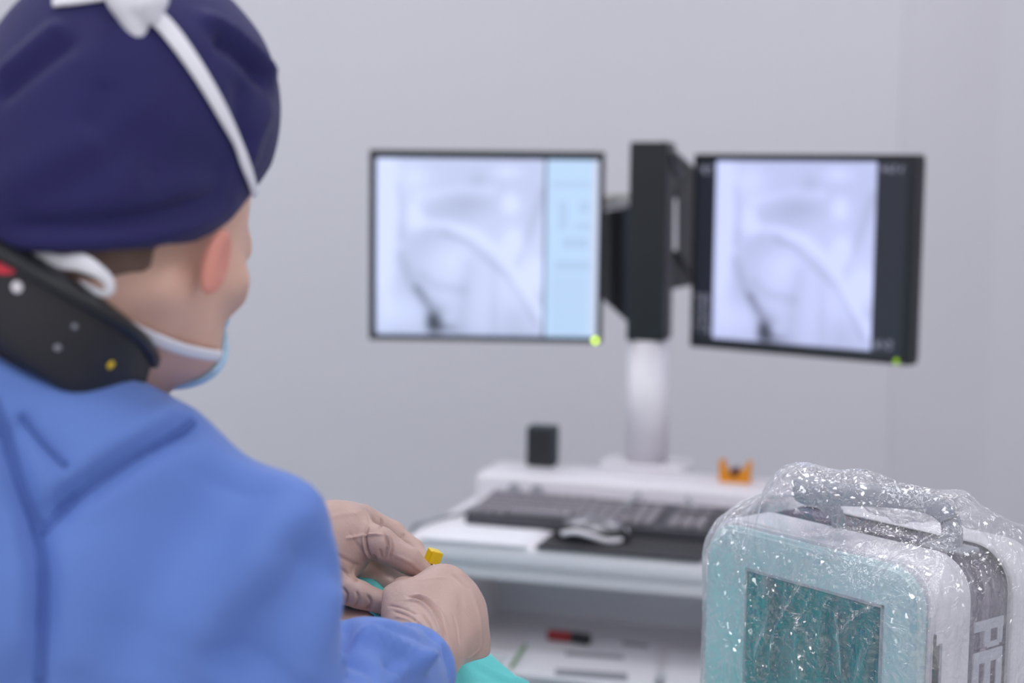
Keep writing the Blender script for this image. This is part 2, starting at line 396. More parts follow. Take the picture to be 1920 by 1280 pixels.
obj('side_panel', box_bm(.045, .07, .06, DW+.07, .16, ZW-.056, .004), MT['white2'], cart, fk)
obj('side_panel', box_bm(LW-.07, LW-.045, .06, DW+.07, .16, ZW-.056, .004), MT['white2'], cart, fk)
obj('back_panel', box_bm(.07, LW-.07, .27, .285, .16, ZW-.056), MT['cab_back'], cart, fk)
obj('shelf', box_bm(.07, LW-.07, .05, .27, ZS-.02, ZS), MT['white2'], cart, fk)
obj('door', box_bm(.072, LW-.072, .05, .068, .18, ZS-.024, .004), MT['white2'], cart, fk)
obj('plinth', box_bm(.04, LW-.04, .04, DW+.08, .09, .16, .01), MT['grey'], cart, fk)
for a, b in ((.08, .08), (LW-.08, .08), (.08, DW+.03), (LW-.08, DW+.03)):
    w = obj('caster', [cyl_bm((a-.015, b, .045), (a+.015, b, .045), .045, n=24, bev=.004)], MT['black'], cart, fk, True)
    obj('caster_fork', [cyl_bm((a, b, .06), (a, b, .1), .012), box_bm(a-.022, a+.022, b-.012, b+.012, .088, .1)], MT['steel'], cart, fk)

# keyboard
ZK = ZW+.0005
kl = PZ(871, 972, ZW+.01); kr = PZ(1368, 958, ZW+.018); kang = math.radians(-17)
kf = Frame((kl.x, kl.y, 0), kang)
KW, KD = .445, .145
kb = empty('keyboard', kf(KW/2, KD/2, ZK), 'dark grey full size keyboard lying in front of the raised back ledge', 'keyboard', rotz=kang)
bm = box_bm(0, KW, 0, KD, ZK, ZK+.018, .004, 2)
for v in bm.verts:
    if v.co.z > ZK+.01: v.co.z += .010*(v.co.y/KD)
obj('case', bm, MT['kbd'], kb, kf, True)
keybm = box_bm(-.0082, .0082, -.0082, .0082, 0, .007, .002, 2); kme = bpy.data.meshes.new('key'); keybm.to_mesh(kme); keybm.free(); kme.materials.append(MT['key'])
nk = 0
for r_ in range(6):
    for c_ in range(22):
        if c_ in (15, 19) and r_ != 9 or nk >= 100: continue
        if r_ in (3,) and 15 < c_ < 19: continue
        if r_ == 0 and 3 <= c_ <= 8:
            if c_ == 5:
                o = obj('space_bar', box_bm(-.052, .052, -.0082, .0082, 0, .007, .002, 2), MT['key'], kb)
                o.matrix_parent_inverse = Matrix.Identity(4)
                o.data.transform(Matrix.Translation(kb.location) @ Matrix.Rotation(kang, 4, 'Z'))
                o.location = (.010+5.5*.0196+.0-KW/2, .012+r_*.0208-KD/2+.006, .0185+.001); 
            continue
        o = bpy.data.objects.new('key', kme); C.objects.link(o); o.parent = kb
        y = .014+r_*.0208+(.004 if r_ == 5 else 0)
        o.location = (.0165+c_*.0196-KW/2, y-KD/2, .0178+.010*y/KD); nk += 1
# mouse pad, mouse
pf = Frame(PZ(1003, 1027, ZW), kang); pf.o.z = 0; pf.m.translation.z = 0
tag(obj('mouse_pad', box_bm(0, .25, -.002, .115, ZW+.0002, ZW+.003, .001, 1), MT['pad'], frame=pf), 'thin charcoal mouse pad in front of the keyboard under the mouse', 'mouse pad')
mc = PZ(1110, 1000, ZW+.012)
mo = empty('computer_mouse', (mc.x, mc.y, ZW+.003), 'silver and black computer mouse on the charcoal pad', 'mouse')
def mshape(X, grow=0):
    R = [[math.cos(-.25), math.sin(-.25), 0], [-math.sin(-.25), math.cos(-.25), 0], [0, 0, 1]]
    d = ell(X, (mc.x, mc.y, ZW+.008), (.058+grow, .031+grow, .030+grow), R); return smax(d, (ZW+.0035)-X[:, 2], .004)
V, Q = sdf_mesh(lambda X: smax(mshape(X), -(ell(X, (mc.x-.02, mc.y-.04, ZW+.012), (.05, .022, .018))), .004), (mc.x-.08, mc.y-.06, ZW), (mc.x+.08, mc.y+.06, ZW+.05), .0025)
link_mesh('mouse_body', np_mesh('mouse_body', V, Q), MT['black'], mo)
V, Q = sdf_mesh(lambda X: smax(smax(mshape(X, .0012), (ZW+.019+.16*np.abs(X[:, 0]-mc.x-.012))-X[:, 2], .002), -(mshape(X, -.003)), .001), (mc.x-.08, mc.y-.06, ZW), (mc.x+.08, mc.y+.06, ZW+.05), .0015)
link_mesh('mouse_shell', np_mesh('mouse_shell', V, Q), MT['silver'], mo)
tube('mouse_side_highlight', catmull([(mc.x-.046, mc.y-.026, ZW+.017), (mc.x-.026, mc.y-.034, ZW+.022), (mc.x-.004, mc.y-.036, ZW+.017), (mc.x+.016, mc.y-.034, ZW+.010), (mc.x+.036, mc.y-.029, ZW+.0085), (mc.x+.050, mc.y-.014, ZW+.012), (mc.x+.050, mc.y-.002, ZW+.018)], 6), .0042, MT['white'], mo)  # white tube stands for the S-shaped highlight on the mouse
tag(tube('mouse_cable', catmull([PZ(1160, 975, ZW+.012), PZ(1178, 945, ZW+.04), P(1200, 924, 2.60), P(1235, 911, 2.6), P(1275, 916, 2.6), P(1292, 938, 2.56), PZ(1300, 955, ZW+.03)], 8), .003, MT['cable']),
    'thin grey mouse cable arching over the back of the keyboard', 'cable')
tag(tube('keyboard_cable', catmull([PZ(905, 940, ZW+.006), PZ(862, 962, ZW+.006), PZ(835, 968, ZW+.004), PZ(800, 978, ZW+.004), P(775, 990, 2.50), P(770, 1030, 2.51), P(778, 1100, 2.52)], 8), .003, MT['cable']),
    'thin grey cable running over the left edge of the worktop', 'cable')
def flat_sheet(name, poly, z, m, th=.0012):
    bm = bmesh.new(); vs_ = [bm.verts.new(Vector((p.x, p.y, z))) for p in poly]; f = bm.faces.new(vs_)
    r = bmesh.ops.extrude_face_region(bm, geom=[f]); bmesh.ops.translate(bm, verts=[g for g in r['geom'] if isinstance(g, bmesh.types.BMVert)], vec=(0, 0, th))
    bmesh.ops.recalc_face_normals(bm, faces=bm.faces); return obj(name, bm, m)
tag(flat_sheet('paper_sheet', [PZ(785, 1010, ZW), PZ(985, 1026, ZW), PZ(1035, 982, ZW), PZ(870, 974, ZW)], ZW+.0002, MT['paper']), 'white paper sheet lying left of the mouse pad on the worktop', 'paper')
# box and amber holder on the ledge
ZL = ZW+.045
b0 = P(1017, 873, 2.755); b0.z = ZL
sf = Frame((b0.x, b0.y, 0), kang)
sp = empty('desk_speaker', b0, 'small upright dark green-black box standing on the left of the back ledge', 'speaker', rotz=kang)
obj('housing', box_bm(-.025, .025, -.02, .02, ZL, ZL+.070, .005, 3), MT['spk'], sp, sf, True)
obj('grille', box_bm(-.021, .021, -.0215, -.0195, ZL+.005, ZL+.065, .001, 1), MT['black2'], sp, sf)
o0 = P(1379, 893, 2.625); o0.z = ZL
of = Frame((o0.x, o0.y, 0), kang)
oh = empty('plastic_holder', o0, 'small orange plastic holder with two raised prongs on the back ledge', 'holder', rotz=kang)
bm = bmesh.new()
prof = [(-.025, 0), (.025, 0), (.0265, .036), (.021, .036), (.013, .020), (.004, .0155), (-.004, .0155), (-.013, .020), (-.021, .036), (-.0265, .036)]
for yy in (-.014, .014):
    vs_ = [bm.verts.new((x, yy, ZL+z)) for x, z in prof]
    bm.faces.new(vs_ if yy < 0 else vs_[::-1])
bm.verts.ensure_lookup_table(); n_ = len(prof)
for i in range(n_): bm.faces.new((bm.verts[i], bm.verts[n_+i], bm.verts[n_+(i+1) % n_], bm.verts[(i+1) % n_]))
bmesh.ops.recalc_face_normals(bm, faces=bm.faces)
obj('prong_body', bm, MT['orange'], oh, of)
obj('core', [cyl_bm((0, -.016, ZL+.0165), (0, .016, ZL+.0165), .0075, bev=.002)], MT['darkred'], oh, of, True)
# shelf papers and pens
tag(flat_sheet('document', [PZ(930, 1262, ZS), PZ(1225, 1295, ZS), PZ(1238, 1205, ZS), PZ(1000, 1188, ZS)], ZS+.0002, MT['paper'], .003), 'white printed form with grey text lines on the open shelf', 'document')
doc = bpy.data.objects['document']
for q in ([(1062, 1221), (1168, 1229), (1170, 1236), (1060, 1228)], [(1042, 1253), (1175, 1262), (1178, 1277), (1040, 1266)], [(1168, 1202), (1215, 1208), (1216, 1214), (1167, 1209)]):
    ps = [PZ(x, y, ZS+.0034) for x, y in q]; bm = bmesh.new(); f = bm.faces.new([bm.verts.new(Vector((p.x, p.y, ZS+.0034))) for p in ps])
    r = bmesh.ops.extrude_face_region(bm, geom=[f]); bmesh.ops.translate(bm, verts=[g for g in r['geom'] if isinstance(g, bmesh.types.BMVert)], vec=(0, 0, .0003)); bmesh.ops.recalc_face_normals(bm, faces=bm.faces)
    obj('text_lines', bm, MT['ink'], doc)
tag(flat_sheet('paper_sheet', [PZ(1246, 1290, ZS), PZ(1320, 1298, ZS), PZ(1318, 1224, ZS), PZ(1254, 1222, ZS)], ZS+.0002, MT['paper'], .002), 'white paper on the open shelf, right of the printed form', 'paper')
pe = empty('marker_pen', PZ(1067, 1193, ZS+.009), 'dark red marker pen with black cap lying on the open shelf behind the form', 'pen')
pa, pb = PZ(1028, 1189, ZS+.012), PZ(1072, 1194, ZS+.012); pc = PZ(1106, 1199, ZS+.012)
obj('barrel', cyl_bm(pa, pb, .0085, bev=.002), MT['red'], pe, None, True); obj('pen_cap', cyl_bm(pb, pc, .0088, bev=.002), MT['black'], pe, None, True)
tag(obj('green_pencil', cyl_bm(PZ(958, 1250, ZS+.008), PZ(985, 1208, ZS+.008), .0028, bev=.001), MT['green'], None, None, True), 'thin green pencil at the left end of the open shelf', 'pencil')

# ================================================================ MONITOR STAND
ps = P(1212, 870, 2.76)
cf = Frame((ps.x, ps.y, 0), math.radians(-17))
ms = empty('monitor_stand', (ps.x, ps.y, ZL), 'white pole on the back ledge carrying a black twin monitor mount', 'monitor stand', rotz=math.radians(-17))
zt = P(1212, 636, 2.76).z; ztop = P(1215, 266, 2.75).z
obj('pole', cyl_bm((0, 0, ZL+.0005), (0, 0, zt), .037, n=40), MT['white'], ms, cf, True)
obj('pole_foot', [box_bm(-.075, .075, -.045, .045, ZL, ZL+.009, .004, 3)], MT['white'], ms, cf, True)
obj('mount_head', [box_bm(-.033, .033, -.035, .035, zt, ztop, .004, 2)], MT['black'], ms, cf, True)
obj('mount_cap', cyl_bm((0, -.036, zt+.16), (0, -.032, zt+.16), .006), MT['black2'], ms, cf)
def plate(name, quad, Y, th, m, parent, hole=None):
    bm = bmesh.new()
    pts = [P(x, y, Yy) for (x, y), Yy in zip(quad, Y)]
    vs_ = [bm.verts.new(p) for p in pts]
    if hole:
        hv = [bm.verts.new(P(x, y, Yy)) for (x, y), Yy in zip(hole, [Y[0]*.7+Y[1]*.3]*len(hole))]
        n_ = len(vs_)
        for i in range(n_): bm.faces.new((vs_[i], vs_[(i+1) % n_], hv[(i+1) % n_], hv[i]))
    else: bm.faces.new(vs_)
    r = bmesh.ops.extrude_face_region(bm, geom=bm.faces[:]); bmesh.ops.translate(bm, verts=[g for g in r['geom'] if isinstance(g, bmesh.types.BMVert)], vec=(0, th, 0))
    bmesh.ops.recalc_face_normals(bm, faces=bm.faces); return obj(name, bm, m, parent)
plate('left_bracket', [(1120, 398), (1186, 388), (1186, 612), (1120, 552)], [2.915, 2.79, 2.79, 2.915], .025, MT['black'], ms)
plate('right_bracket', [(1245, 262), (1306, 318), (1306, 533), (1245, 545)], [2.75, 2.885, 2.885, 2.75], .02, MT['black'], ms, hole=[(1260, 372), (1271, 372), (1271, 470), (1260, 470)])
plate('bracket_hinge', [(1253, 282), (1262, 290), (1284, 330), (1272, 330)], [2.745, 2.74, 2.80, 2.80], .006, MT['grey2'], ms)
tag(tube('monitor_cable', catmull([P(1125, 374, 2.86), P(1150, 368, 2.86), P(1186, 366, 2.83)], 6), .0035, MT['beige']), 'short beige cable between left monitor and mount head', 'cable')
tag(tube('white_cable', catmull([P(1125, 384, 2.88), P(1150, 381, 2.88), P(1186, 379, 2.85)], 6), .009, MT['white']), 'thick white cable just under the beige cable at the mount head', 'cable')

# ---------------------------------------------------------------- x-ray picture
def gauss(u, v, x, y, sx, sy, a=0): 
    c, s = math.cos(a), math.sin(a); du = (u-x)*c+(v-y)*s; dv = -(u-x)*s+(v-y)*c; return np.exp(-(du/sx)**2-(dv/sy)**2)
def line(u, v, pts, w):
    best = np.full(u.shape, 9.)
    for (x0, y0), (x1, y1) in zip(pts[:-1], pts[1:]):
        t = np.clip(((u-x0)*(x1-x0)+(v-y0)*(y1-y0))/((x1-x0)**2+(y1-y0)**2), 0, 1); best = np.minimum(best, np.hypot(u-x0-t*(x1-x0), v-y0-t*(y1-y0)))
    return np.exp(-(best/w)**2)
def xray(u, v):
    """brightness 0..1 of the fluoroscopy picture; u right, v down"""
    L = .60+.0*u
    rs = np.random.RandomState(3)
    for k in range(26):
        a = rs.uniform(-9, 9, 2); L += .012*np.sin(a[0]*u*1.6+a[1]*v*1.6+rs.uniform(0, 6))
    L += .34*gauss(u, v, .05, .35, .07, .5)+.32*gauss(u, v, .225, .33, .05, .075)+.12*gauss(u, v, .23, .1, .08, .08)
    L += .28*gauss(u, v, .79, .25, .05, .055)+.34*gauss(u, v, .81, .48, .06, .08)+.18*gauss(u, v, .77, .07, .09, .04)+.22*gauss(u, v, .95, .64, .07, .08)
    L += .20*line(u, v, [(.25,.36),(.42,.37),(.58,.42),(.72,.52),(.80,.60)], .032)+.10*line(u, v, [(.25,.22),(.5,.17),(.68,.18)], .03)
    L += .17*line(u, v, [(.83,.66),(.93,.80),(1.0,.9)], .035)+.16*gauss(u, v, .15, .86, .12, .10)+.10*gauss(u, v, .42, .56, .16, .1)
    L -= .15*line(u, v, [(.40,.42),(.52,.46),(.64,.55),(.78,.66),(.88,.80),(.95,.92)], .022)+.14*gauss(u, v, .55, .26, .15, .07)+.10*gauss(u, v, .60, .12, .05, .04)
    L -= .16*line(u, v, [(.14,.55),(.22,.72),(.30,.80),(.40,.86)], .035)+.12*line(u, v, [(.27,.66),(.35,.72),(.52,.74)], .028)
    L -= .13*line(u, v, [(.98,.18),(.90,.42),(.82,.60)], .03)+.12*gauss(u, v, .96, .8, .04, .05)+.13*line(u, v, [(.13,.15),(.16,.3),(.14,.45)], .02)
    L -= .20*line(u, v, [(.25,.74),(.31,.85),(.34,.93)], .035)+.72*gauss(u, v, .345, .925, .045, .055)+.30*gauss(u, v, .40, .955, .09, .03)
    L -= .10*line(u, v, [(.55,.6),(.52,.8),(.5,1)], .05)+.10*gauss(u, v, .70, .85, .03, .2)+.14*gauss(u, v, .82, .92, .1, .12)
    e = np.minimum(np.minimum(u, 1-u), np.minimum(v, 1-v)); L -= .10*np.exp(-(np.maximum(1-v, 0)/.03)**2)
    L = .80+(L-.62)*.60*np.where(L < .35, 1.5, 1)
    return np.clip(L, .10, 1.05)
def lum_col(L, tint=(.86, .90, 1.0)):
    """display value -> linear colour"""
    s = .265+.82*L; s = np.clip(s, 0, 1); lin = s**2.2
    t = np.array([t_**2.2 for t_ in tint]); out = lin[..., None]*t; return out
def left_screen(u, v):
    out = np.zeros(u.shape+(3,)); m = u < .765
    L = xray(np.clip(u/.765, 0, 1), v); out[:] = lum_col(L, (.85, .895, 1.05))
    p = ~m; q = (u-.77)/.23
    base = np.zeros(u.shape+(3,)); base[:] = (.52, .71, .99)
    base *= (1-.10*((v > .12) & (v < .155) & (q > .1) & (q < .85)))[..., None]
    for v0, v1, q0, q1 in ((.23, .39, .22, .38), (.23, .30, .62, .82), (.35, .39, .55, .85), (.43, .50, .3, .8), (.57, .62, .15, .85)):
        base *= (1-.16*((v > v0) & (v < v1) & (q > q0) & (q < q1))*(np.sin(v*400)*.5+.8))[..., None]
    base *= (1-.06*np.clip((v-.62)*20, 0, 1)*((q > .1) & (q < .8)))[..., None]
    edge = np.clip((q-.83)/.1, 0, 1)[..., None]; base = base*(1-edge)+np.array((.62, .68, .86))*edge
    out[p] = base[p]
    out[(u > .755) & (u < .772)] *= .45
    return out
def glyphs(u, v, x0, y0, x1, y1, nx, ny, seed):
    rs = np.random.RandomState(seed); on = rs.rand(ny*5, nx*4) < .55; on[:, 3::4] = False; on[4::5] = False
    iu = ((u-x0)/(x1-x0)*nx*4).astype(int); iv = ((v-y0)/(y1-y0)*ny*5).astype(int)
    ok = (u >= x0) & (u < x1) & (v >= y0) & (v < y1); r = np.zeros(u.shape)
    r[ok] = on[np.clip(iv[ok], 0, ny*5-1), np.clip(iu[ok], 0, nx*4-1)]; return r
def right_screen(u, v):
    out = np.zeros(u.shape+(3,)); out[:] = (.016, .019, .032)
    a, b = .085, .86; m = (u > a) & (u < b) & (v > .005) & (v < .985)
    L = xray(np.clip((u-a)/(b-a), 0, 1), v); col = lum_col(L, (.83, .865, 1.05)); out[m] = col[m]
    g = glyphs(u, v, .01, .03, .075, .085, 2, 1, 1)+glyphs(u, v, -.005, .74, .075, .97, 3, 4, 2)+glyphs(u, v, .88, .02, .985, .07, 4, 1, 4)+glyphs(u, v, .875, .92, .965, .985, 3, 1, 5)
    out += (g*.28)[..., None]*np.array((.75, .75, 1.0)); return out

def monitor(label, lt, lb, rt, rb, Yl, Yr, picfn, inset, led_px, led_m, led_r, lipdark=0):
    """lt.. frame corners of the bezel; Yl, Yr depths of its left and right edge"""
    a = P(*lt, Yl); b = P(*rt, Yr); c = P(*lb, Yl); d = P(*rb, Yr)
    zt_ = (a.z+b.z)/2; zb_ = (c.z+d.z)/2
    pl = (a+c)/2; pr = (b+d)/2; vec = Vector((pr.x-pl.x, pr.y-pl.y, 0)); ang = math.atan2(vec.y, vec.x); w = vec.length; h = zt_-zb_
    fr = Frame((pl.x, pl.y, 0), ang)
    root = empty('monitor', fr(w/2, .02, zb_), label, 'monitor', 'flat monitors on the twin mount', rotz=ang)
    l, r, t, bt = inset
    obj('bezel', [box_bm(0, l, 0, .03, zb_, zt_, .0015, 1), box_bm(w-r, w, 0, .03, zb_, zt_, .0015, 1), box_bm(l-.001, w-r+.001, 0, .03, zt_-t, zt_, .0015, 1), box_bm(l-.001, w-r+.001, 0, .03, zb_, zb_+bt, .0015, 1)], MT['bezel'], root, fr)
    obj('back_housing', [box_bm(.003, w-.003, .012, .045, zb_+.003, zt_-.003, .006, 2), box_bm(w*.2, w*.8, .04, .065, zb_+h*.2, zt_-h*.2, .01, 2)], MT['black'], root, fr)
    nx, ny = 190, 150
    U, Vv = np.meshgrid(np.linspace(0, 1, nx), np.linspace(0, 1, ny)); col = picfn(U, Vv)
    V_ = [fr(l+u*(w-l-r), .004, zt_-t-v*(h-t-bt)) for u, v in zip(U.ravel(), Vv.ravel())]
    Fq = [(j*nx+i, (j+1)*nx+i, (j+1)*nx+i+1, j*nx+i+1) for j in range(ny-1) for i in range(nx-1)]
    me = bpy.data.meshes.new('screen'); me.from_pydata([tuple(v) for v in V_], [], Fq); me.update()
    at = me.color_attributes.new('pic', 'FLOAT_COLOR', 'POINT'); at.data.foreach_set('color', np.concatenate([col.reshape(-1, 3), np.ones((nx*ny, 1))], 1).astype(np.float32).ravel())
    link_mesh('screen', me, MT['screen'], root)['label'] = 'lit screen showing a pale blue x-ray picture'
    lp = fr.m.inverted() @ P(*led_px, Yr)
    obj('power_light', cyl_bm((lp.x, -.003, max(lp.z, zb_+.004)), (lp.x, .002, max(lp.z, zb_+.004)), led_r*1.35, n=20), led_m, root, fr)['label'] = 'glowing yellow-green power light'
    return root
monitor('left flat black monitor showing an x-ray and a pale blue side menu', (694, 279), (690, 638), (1134, 286), (1129, 642), 2.86, 2.84, left_screen, (.0125, .0100, .0145, .0100), (1116, 638), MT['ledg'], .0032)
monitor('right flat black monitor turned inward, x-ray between black side bars', (1303, 287), (1291, 650), (1720, 291), (1706, 685), 2.79, 2.54, right_screen, (.010, .016, .011, .013), (1673, 679), MT['ledd'], .0032)

# ================================================================ ULTRASOUND DEVICE UNDER PLASTIC
Cx, Cy = .3365, 1.2665
dd = Vector((-.615, .788, 0)).normalized(); ee = Vector((.788, .615, 0)).normalized()
# frame: u = -dd (right along the front), v = ee (into the body)
df_ = Frame((Cx, Cy, 0), math.atan2(-dd.y, -dd.x)); dang = math.atan2(-dd.y, -dd.x)
ZT, ZB, DWi, DD = 1.182, .86, .2535, .165
dev = empty('ultrasound_machine', df_(-DWi/2, DD/2, ZB), 'pale portable ultrasound machine with teal screen and grey handle, under clear plastic', 'ultrasound machine', rotz=dang)
def rr_prism(x0, x1, z0, z1, r, y0, y1, bev=0, seg=8, holes=None):
    bm = bmesh.new(); pts = []
    for cx, cz, a0 in ((x1-r, z1-r, 0), (x0+r, z1-r, 90), (x0+r, z0+r, 180), (x1-r, z0+r, 270)):
        for k in range(seg+1): a = math.radians(a0+90*k/seg); pts.append((cx+r*math.cos(a), cz+r*math.sin(a)))
    A_ = [bm.verts.new((x, y0, z)) for x, z in pts]; B_ = [bm.verts.new((x, y1, z)) for x, z in pts]; n = len(pts)
    f1 = bm.faces.new(A_); f2 = bm.faces.new(B_[::-1])
    for i in range(n): bm.faces.new((A_[i], B_[i], B_[(i+1) % n], A_[(i+1) % n]))
    bmesh.ops.recalc_face_normals(bm, faces=bm.faces)
    if bev:
        es = [e for e in bm.edges if (e in f1.edges or e in f2.edges)]
        bmesh.ops.bevel(bm, geom=es, offset=bev, segments=4, affect='EDGES')
    return bm
obj('body_shell', rr_prism(-DWi-.002, .002, ZB, ZT+.002, .036, .010, .062, .003), MT['dev_white'], dev, df_, True)
obj('front_panel', rr_prism(-DWi+.003, -.003, ZB+.003, ZT-.003, .034, 0, .012, .004), MT['dev_cyan'], dev, df_, True)
bandp = obj('side_band', rr_prism(-DWi-.001, .001, ZB+.001, ZT+.001, .036, .062, .110, 0), MT['dev_band'], dev, df_, True)
obj('band_seam', rr_prism(-DWi-.0018, .0018, ZB, ZT+.0018, .036, .1095, .1108, 0), MT['black'], dev, df_, True)
obj('rear_shell', rr_prism(-DWi-.002, .002, ZB, ZT+.001, .036, .1108, DD, .008), MT['dev_white'], dev, df_, True)
st = 1.1425
scr = obj('display', box_bm(-.152-.0425, -.0425, -.0015, .004, st-.165, st, .001, 1), MT['disp'], dev, df_)
obj('display_frame', [box_bm(-.1965, -.1945, -.0022, .004, st-.167, st+.002), box_bm(-.0425, -.0405, -.0022, .004, st-.167, st+.002), box_bm(-.1965, -.0405, -.0022, .004, st, st+.002)], MT['grey'], dev, df_)
obj('side_slot', [box_bm(.0015, .0035, .0115, .0175, .93, 1.118), box_bm(.0015, .0035, .0115, .013, 1.117, 1.128)], MT['slot'], dev, df_)
obj('side_slot_rim', [box_bm(.0015, .0032, .0178, .0215, .93, 1.119)], MT['grey'], dev, df_)
for a_, b_ in ((-DWi+.03, .03), (-.03, .03), (-DWi+.03, DD-.03), (-.03, DD-.03)):
    obj('rubber_foot', cyl_bm(df_(a_, b_, ZB-.026), df_(a_, b_, ZB+.002), .012), MT['black2'], dev, None, True)
# lettering: letters reading downwards on the band, as solid strokes (x -> depth t, z)
def letter(strokes, z0, size, name):
    # letter design in (a,b): a along reading direction 0..w, b height 0..1; reading direction is down, letter tops point to +t
    bms = []
    for a0, a1, b0, b1 in strokes:
        bms.append(box_bm(.0005, .0022, .066+b0*.040, .066+b1*.040, z0-a1*size, z0-a0*size))
    return obj(name, bms, MT['dev_letter'], bandp, df_)
zP = P(1860, 1150, 1.335).z
letter([(0, .36, 0, 1), (.35, .85, .80, .98), (.35, .85, .34, .56), (.80, .93, .36, .96), (.92, 1.0, .44, .88)], zP, .0245, 'letter_p')
zE = P(1858, 1207, 1.335).z
letter([(0, .30, 0, 1), (.30, .95, .80, 1), (.30, .95, .40, .60), (.30, .95, 0, .20)], zE, .034, 'letter_e')
# handle: loop of thick grey rod
def dv(s, t, z): return df_(s-.0, t, z)
hp = [(-.0350-.0425+.0425, .078, ZT-.004), (-.033, .078, ZT+.014), (-.036, .074, ZT+.030), (-.050, .066, ZT+.039), (-.075, .050, ZT+.042), (-.098, .034, ZT+.042), (-.118, .022, ZT+.041), (-.134, .014, ZT+.040),
      (-.146, .017, ZT+.041), (-.150, .030, ZT+.036), (-.147, .045, ZT+.026), (-.145, .060, ZT+.012), (-.145, .064, ZT-.004)]
hpw = catmull([dv(*p) for p in hp], 6)
tube('handle', hpw, np.interp(np.linspace(0, 1, len(hpw)), [0, .2, .3, .65, .8, 1], [.0085, .0085, .0085, .0115, .0075, .0065]), MT['handle'], dev, 16)
obj('handle_foot', [rr_prism(-.055, -.012, 0, 0, 0, 0, 0) if False else box_bm(-.056, -.014, .066, .092, ZT, ZT+.0045, .002, 2)], MT['grey'], dev, df_, True)
# bag
Rd = np.array([[df_.u.x, df_.u.y, 0], [df_.v.x, df_.v.y, 0], [0, 0, 1]], np.float32); od = np.array([Cx, Cy, 0], np.float32)
hloc = [np.array(p, np.float32) for p in hp]
def bag_sdf(X):
    L = (X-od)@Rd.T
    d = rbox(L, (-DWi-.009, -.010, ZB-.03), (.010, DD+.018, ZT+.006), .045)
    g = cap(L, hloc[2], hloc[5], .012, .013); g = smin(g, cap(L, hloc[5], hloc[7]+np.array((-.01, .0, -.003), np.float32), .013, .014), .02)
    g = smin(g, cap(L, hloc[8], hloc[10], .013, .012), .02)
    g = smin(g, cap(L, (-.035, .085, ZT+.03), (-.02, .16, ZT-.03), .010, .016), .03); g = smin(g, cap(L, (-.150, .02, ZT+.030), (-.205, .05, ZT-.012), .013, .014), .03); g = smin(g, cap(L, (-.155, .02, ZT+.030), (-.17, .10, ZT-.01), .012, .014), .03)
    d = smin(d, g, .05)
    top = np.clip((L[:, 2]-1.10)/.1, 0, 1)
    n1 = 1-np.abs(sins(L+.012*sins(L, 5, 30)[:, None], 11, 60, 5, (1, 1, .22)))*1.8
    n2 = 1-np.abs(sins(L+.008*sins(L, 8, 50)[:, None], 21, 130, 5, (1, 1, .5)))*1.8
    return d-.0030*n1-.0015*n2*(1+.6*top)-.002
ctr = df_(-DWi/2, DD/2, 1.0)
V, Q = sdf_mesh(bag_sdf, (ctr.x-.24, ctr.y-.24, ZB-.04), (ctr.x+.26, ctr.y+.24, ZT+.11), .003)
V = relax(V, Q, 1, .35)
bv = bvh_of(V, Q); N = normals_of(V, Q)
V = crease(V, Q, bv, N, [
 ([(1440, 1085), (1450, 1150), (1425, 1230), (1430, 1280)], .004, .008), ([(1510, 1095), (1480, 1150), (1455, 1200), (1450, 1280)], .0035, .007),
 ([(1530, 1110), (1500, 1190), (1505, 1280)], .0035, .006), ([(1560, 1120), (1545, 1170), (1540, 1280)], .0035, .006),
 ([(1570, 1140), (1580, 1190), (1585, 1280)], .003, .006), ([(1655, 1170), (1630, 1230), (1620, 1280)], .004, .007),
 ([(1480, 1130), (1500, 1170), (1530, 1240)], .003, .005), ([(1660, 1130), (1600, 1165), (1580, 1200)], .003, .006), ([(1430, 1060), (1425, 1000), (1440, 930)], .004, .006),
 ([(1500, 1010), (1600, 1000), (1700, 1010)], .003, .004), ([(1760, 1080), (1740, 1180), (1760, 1280)], .004, .005), ([(1800, 960), (1850, 1020), (1900, 1090)], .004, .004)])
tag(link_mesh('plastic_cover', np_mesh('plastic_cover', V, Q), MT['bag']), 'wrinkled clear plastic cover pulled over the ultrasound machine and its handle', 'plastic cover')
origin_to_base(bpy.data.objects['plastic_cover'])
# stand under it
cp = df_(-DWi/2, DD/2, 0)
sd = empty('machine_stand', (cp.x, cp.y, 0), 'white pedestal stand under the plastic covered ultrasound machine', 'stand', rotz=dang)
obj('tray', box_bm(-DWi-.02, .02, -.02, DD+.02, ZB-.057, ZB-.037, .006), MT['white2'], sd, df_, True)
obj('column', cyl_bm((cp.x, cp.y, .08), (cp.x, cp.y, ZB-.057), .03), MT['white2'], sd, None, True)
obj('base', box_bm(-DWi/2-.2, -DWi/2+.2, DD/2-.2, DD/2+.2, 0, .08, .02), MT['white2'], sd, df_, True)

# ================================================================ PATIENT AND DRAPE
ctrx = -.20
def mound(x, y):
    g = np.interp(x, [-1.6, -.6, -.45, -.33, -.25, -.19, -.12, -.07, -.028, .018, .06, .11, .16, .22], [.13, .15, .17, .205, .245, .275, .285, .255, .207, .165, .11, .05, .01, 0])
    return .85+g*np.exp(-(np.abs(y-1.40)/np.where(y < 1.40, .20, .19))**4)
def heightfield(x0, x1, y0, y1, nx, ny, fz):
    xs = np.linspace(x0, x1, nx); ys = np.linspace(y0, y1, ny); X_, Y_ = np.meshgrid(xs, ys); Z_ = fz(X_, Y_)
    V_ = np.stack([X_.ravel(), Y_.ravel(), Z_.ravel()], 1); Fq = [(j*nx+i, j*nx+i+1, (j+1)*nx+i+1, (j+1)*nx+i) for j in range(ny-1) for i in range(nx-1)]
    return V_, Fq, nx, ny
V_, Fq, nx, ny = heightfield(-1.40, .04, 1.22, 1.68, 200, 90, lambda x, y: mound(x, y)-.003)
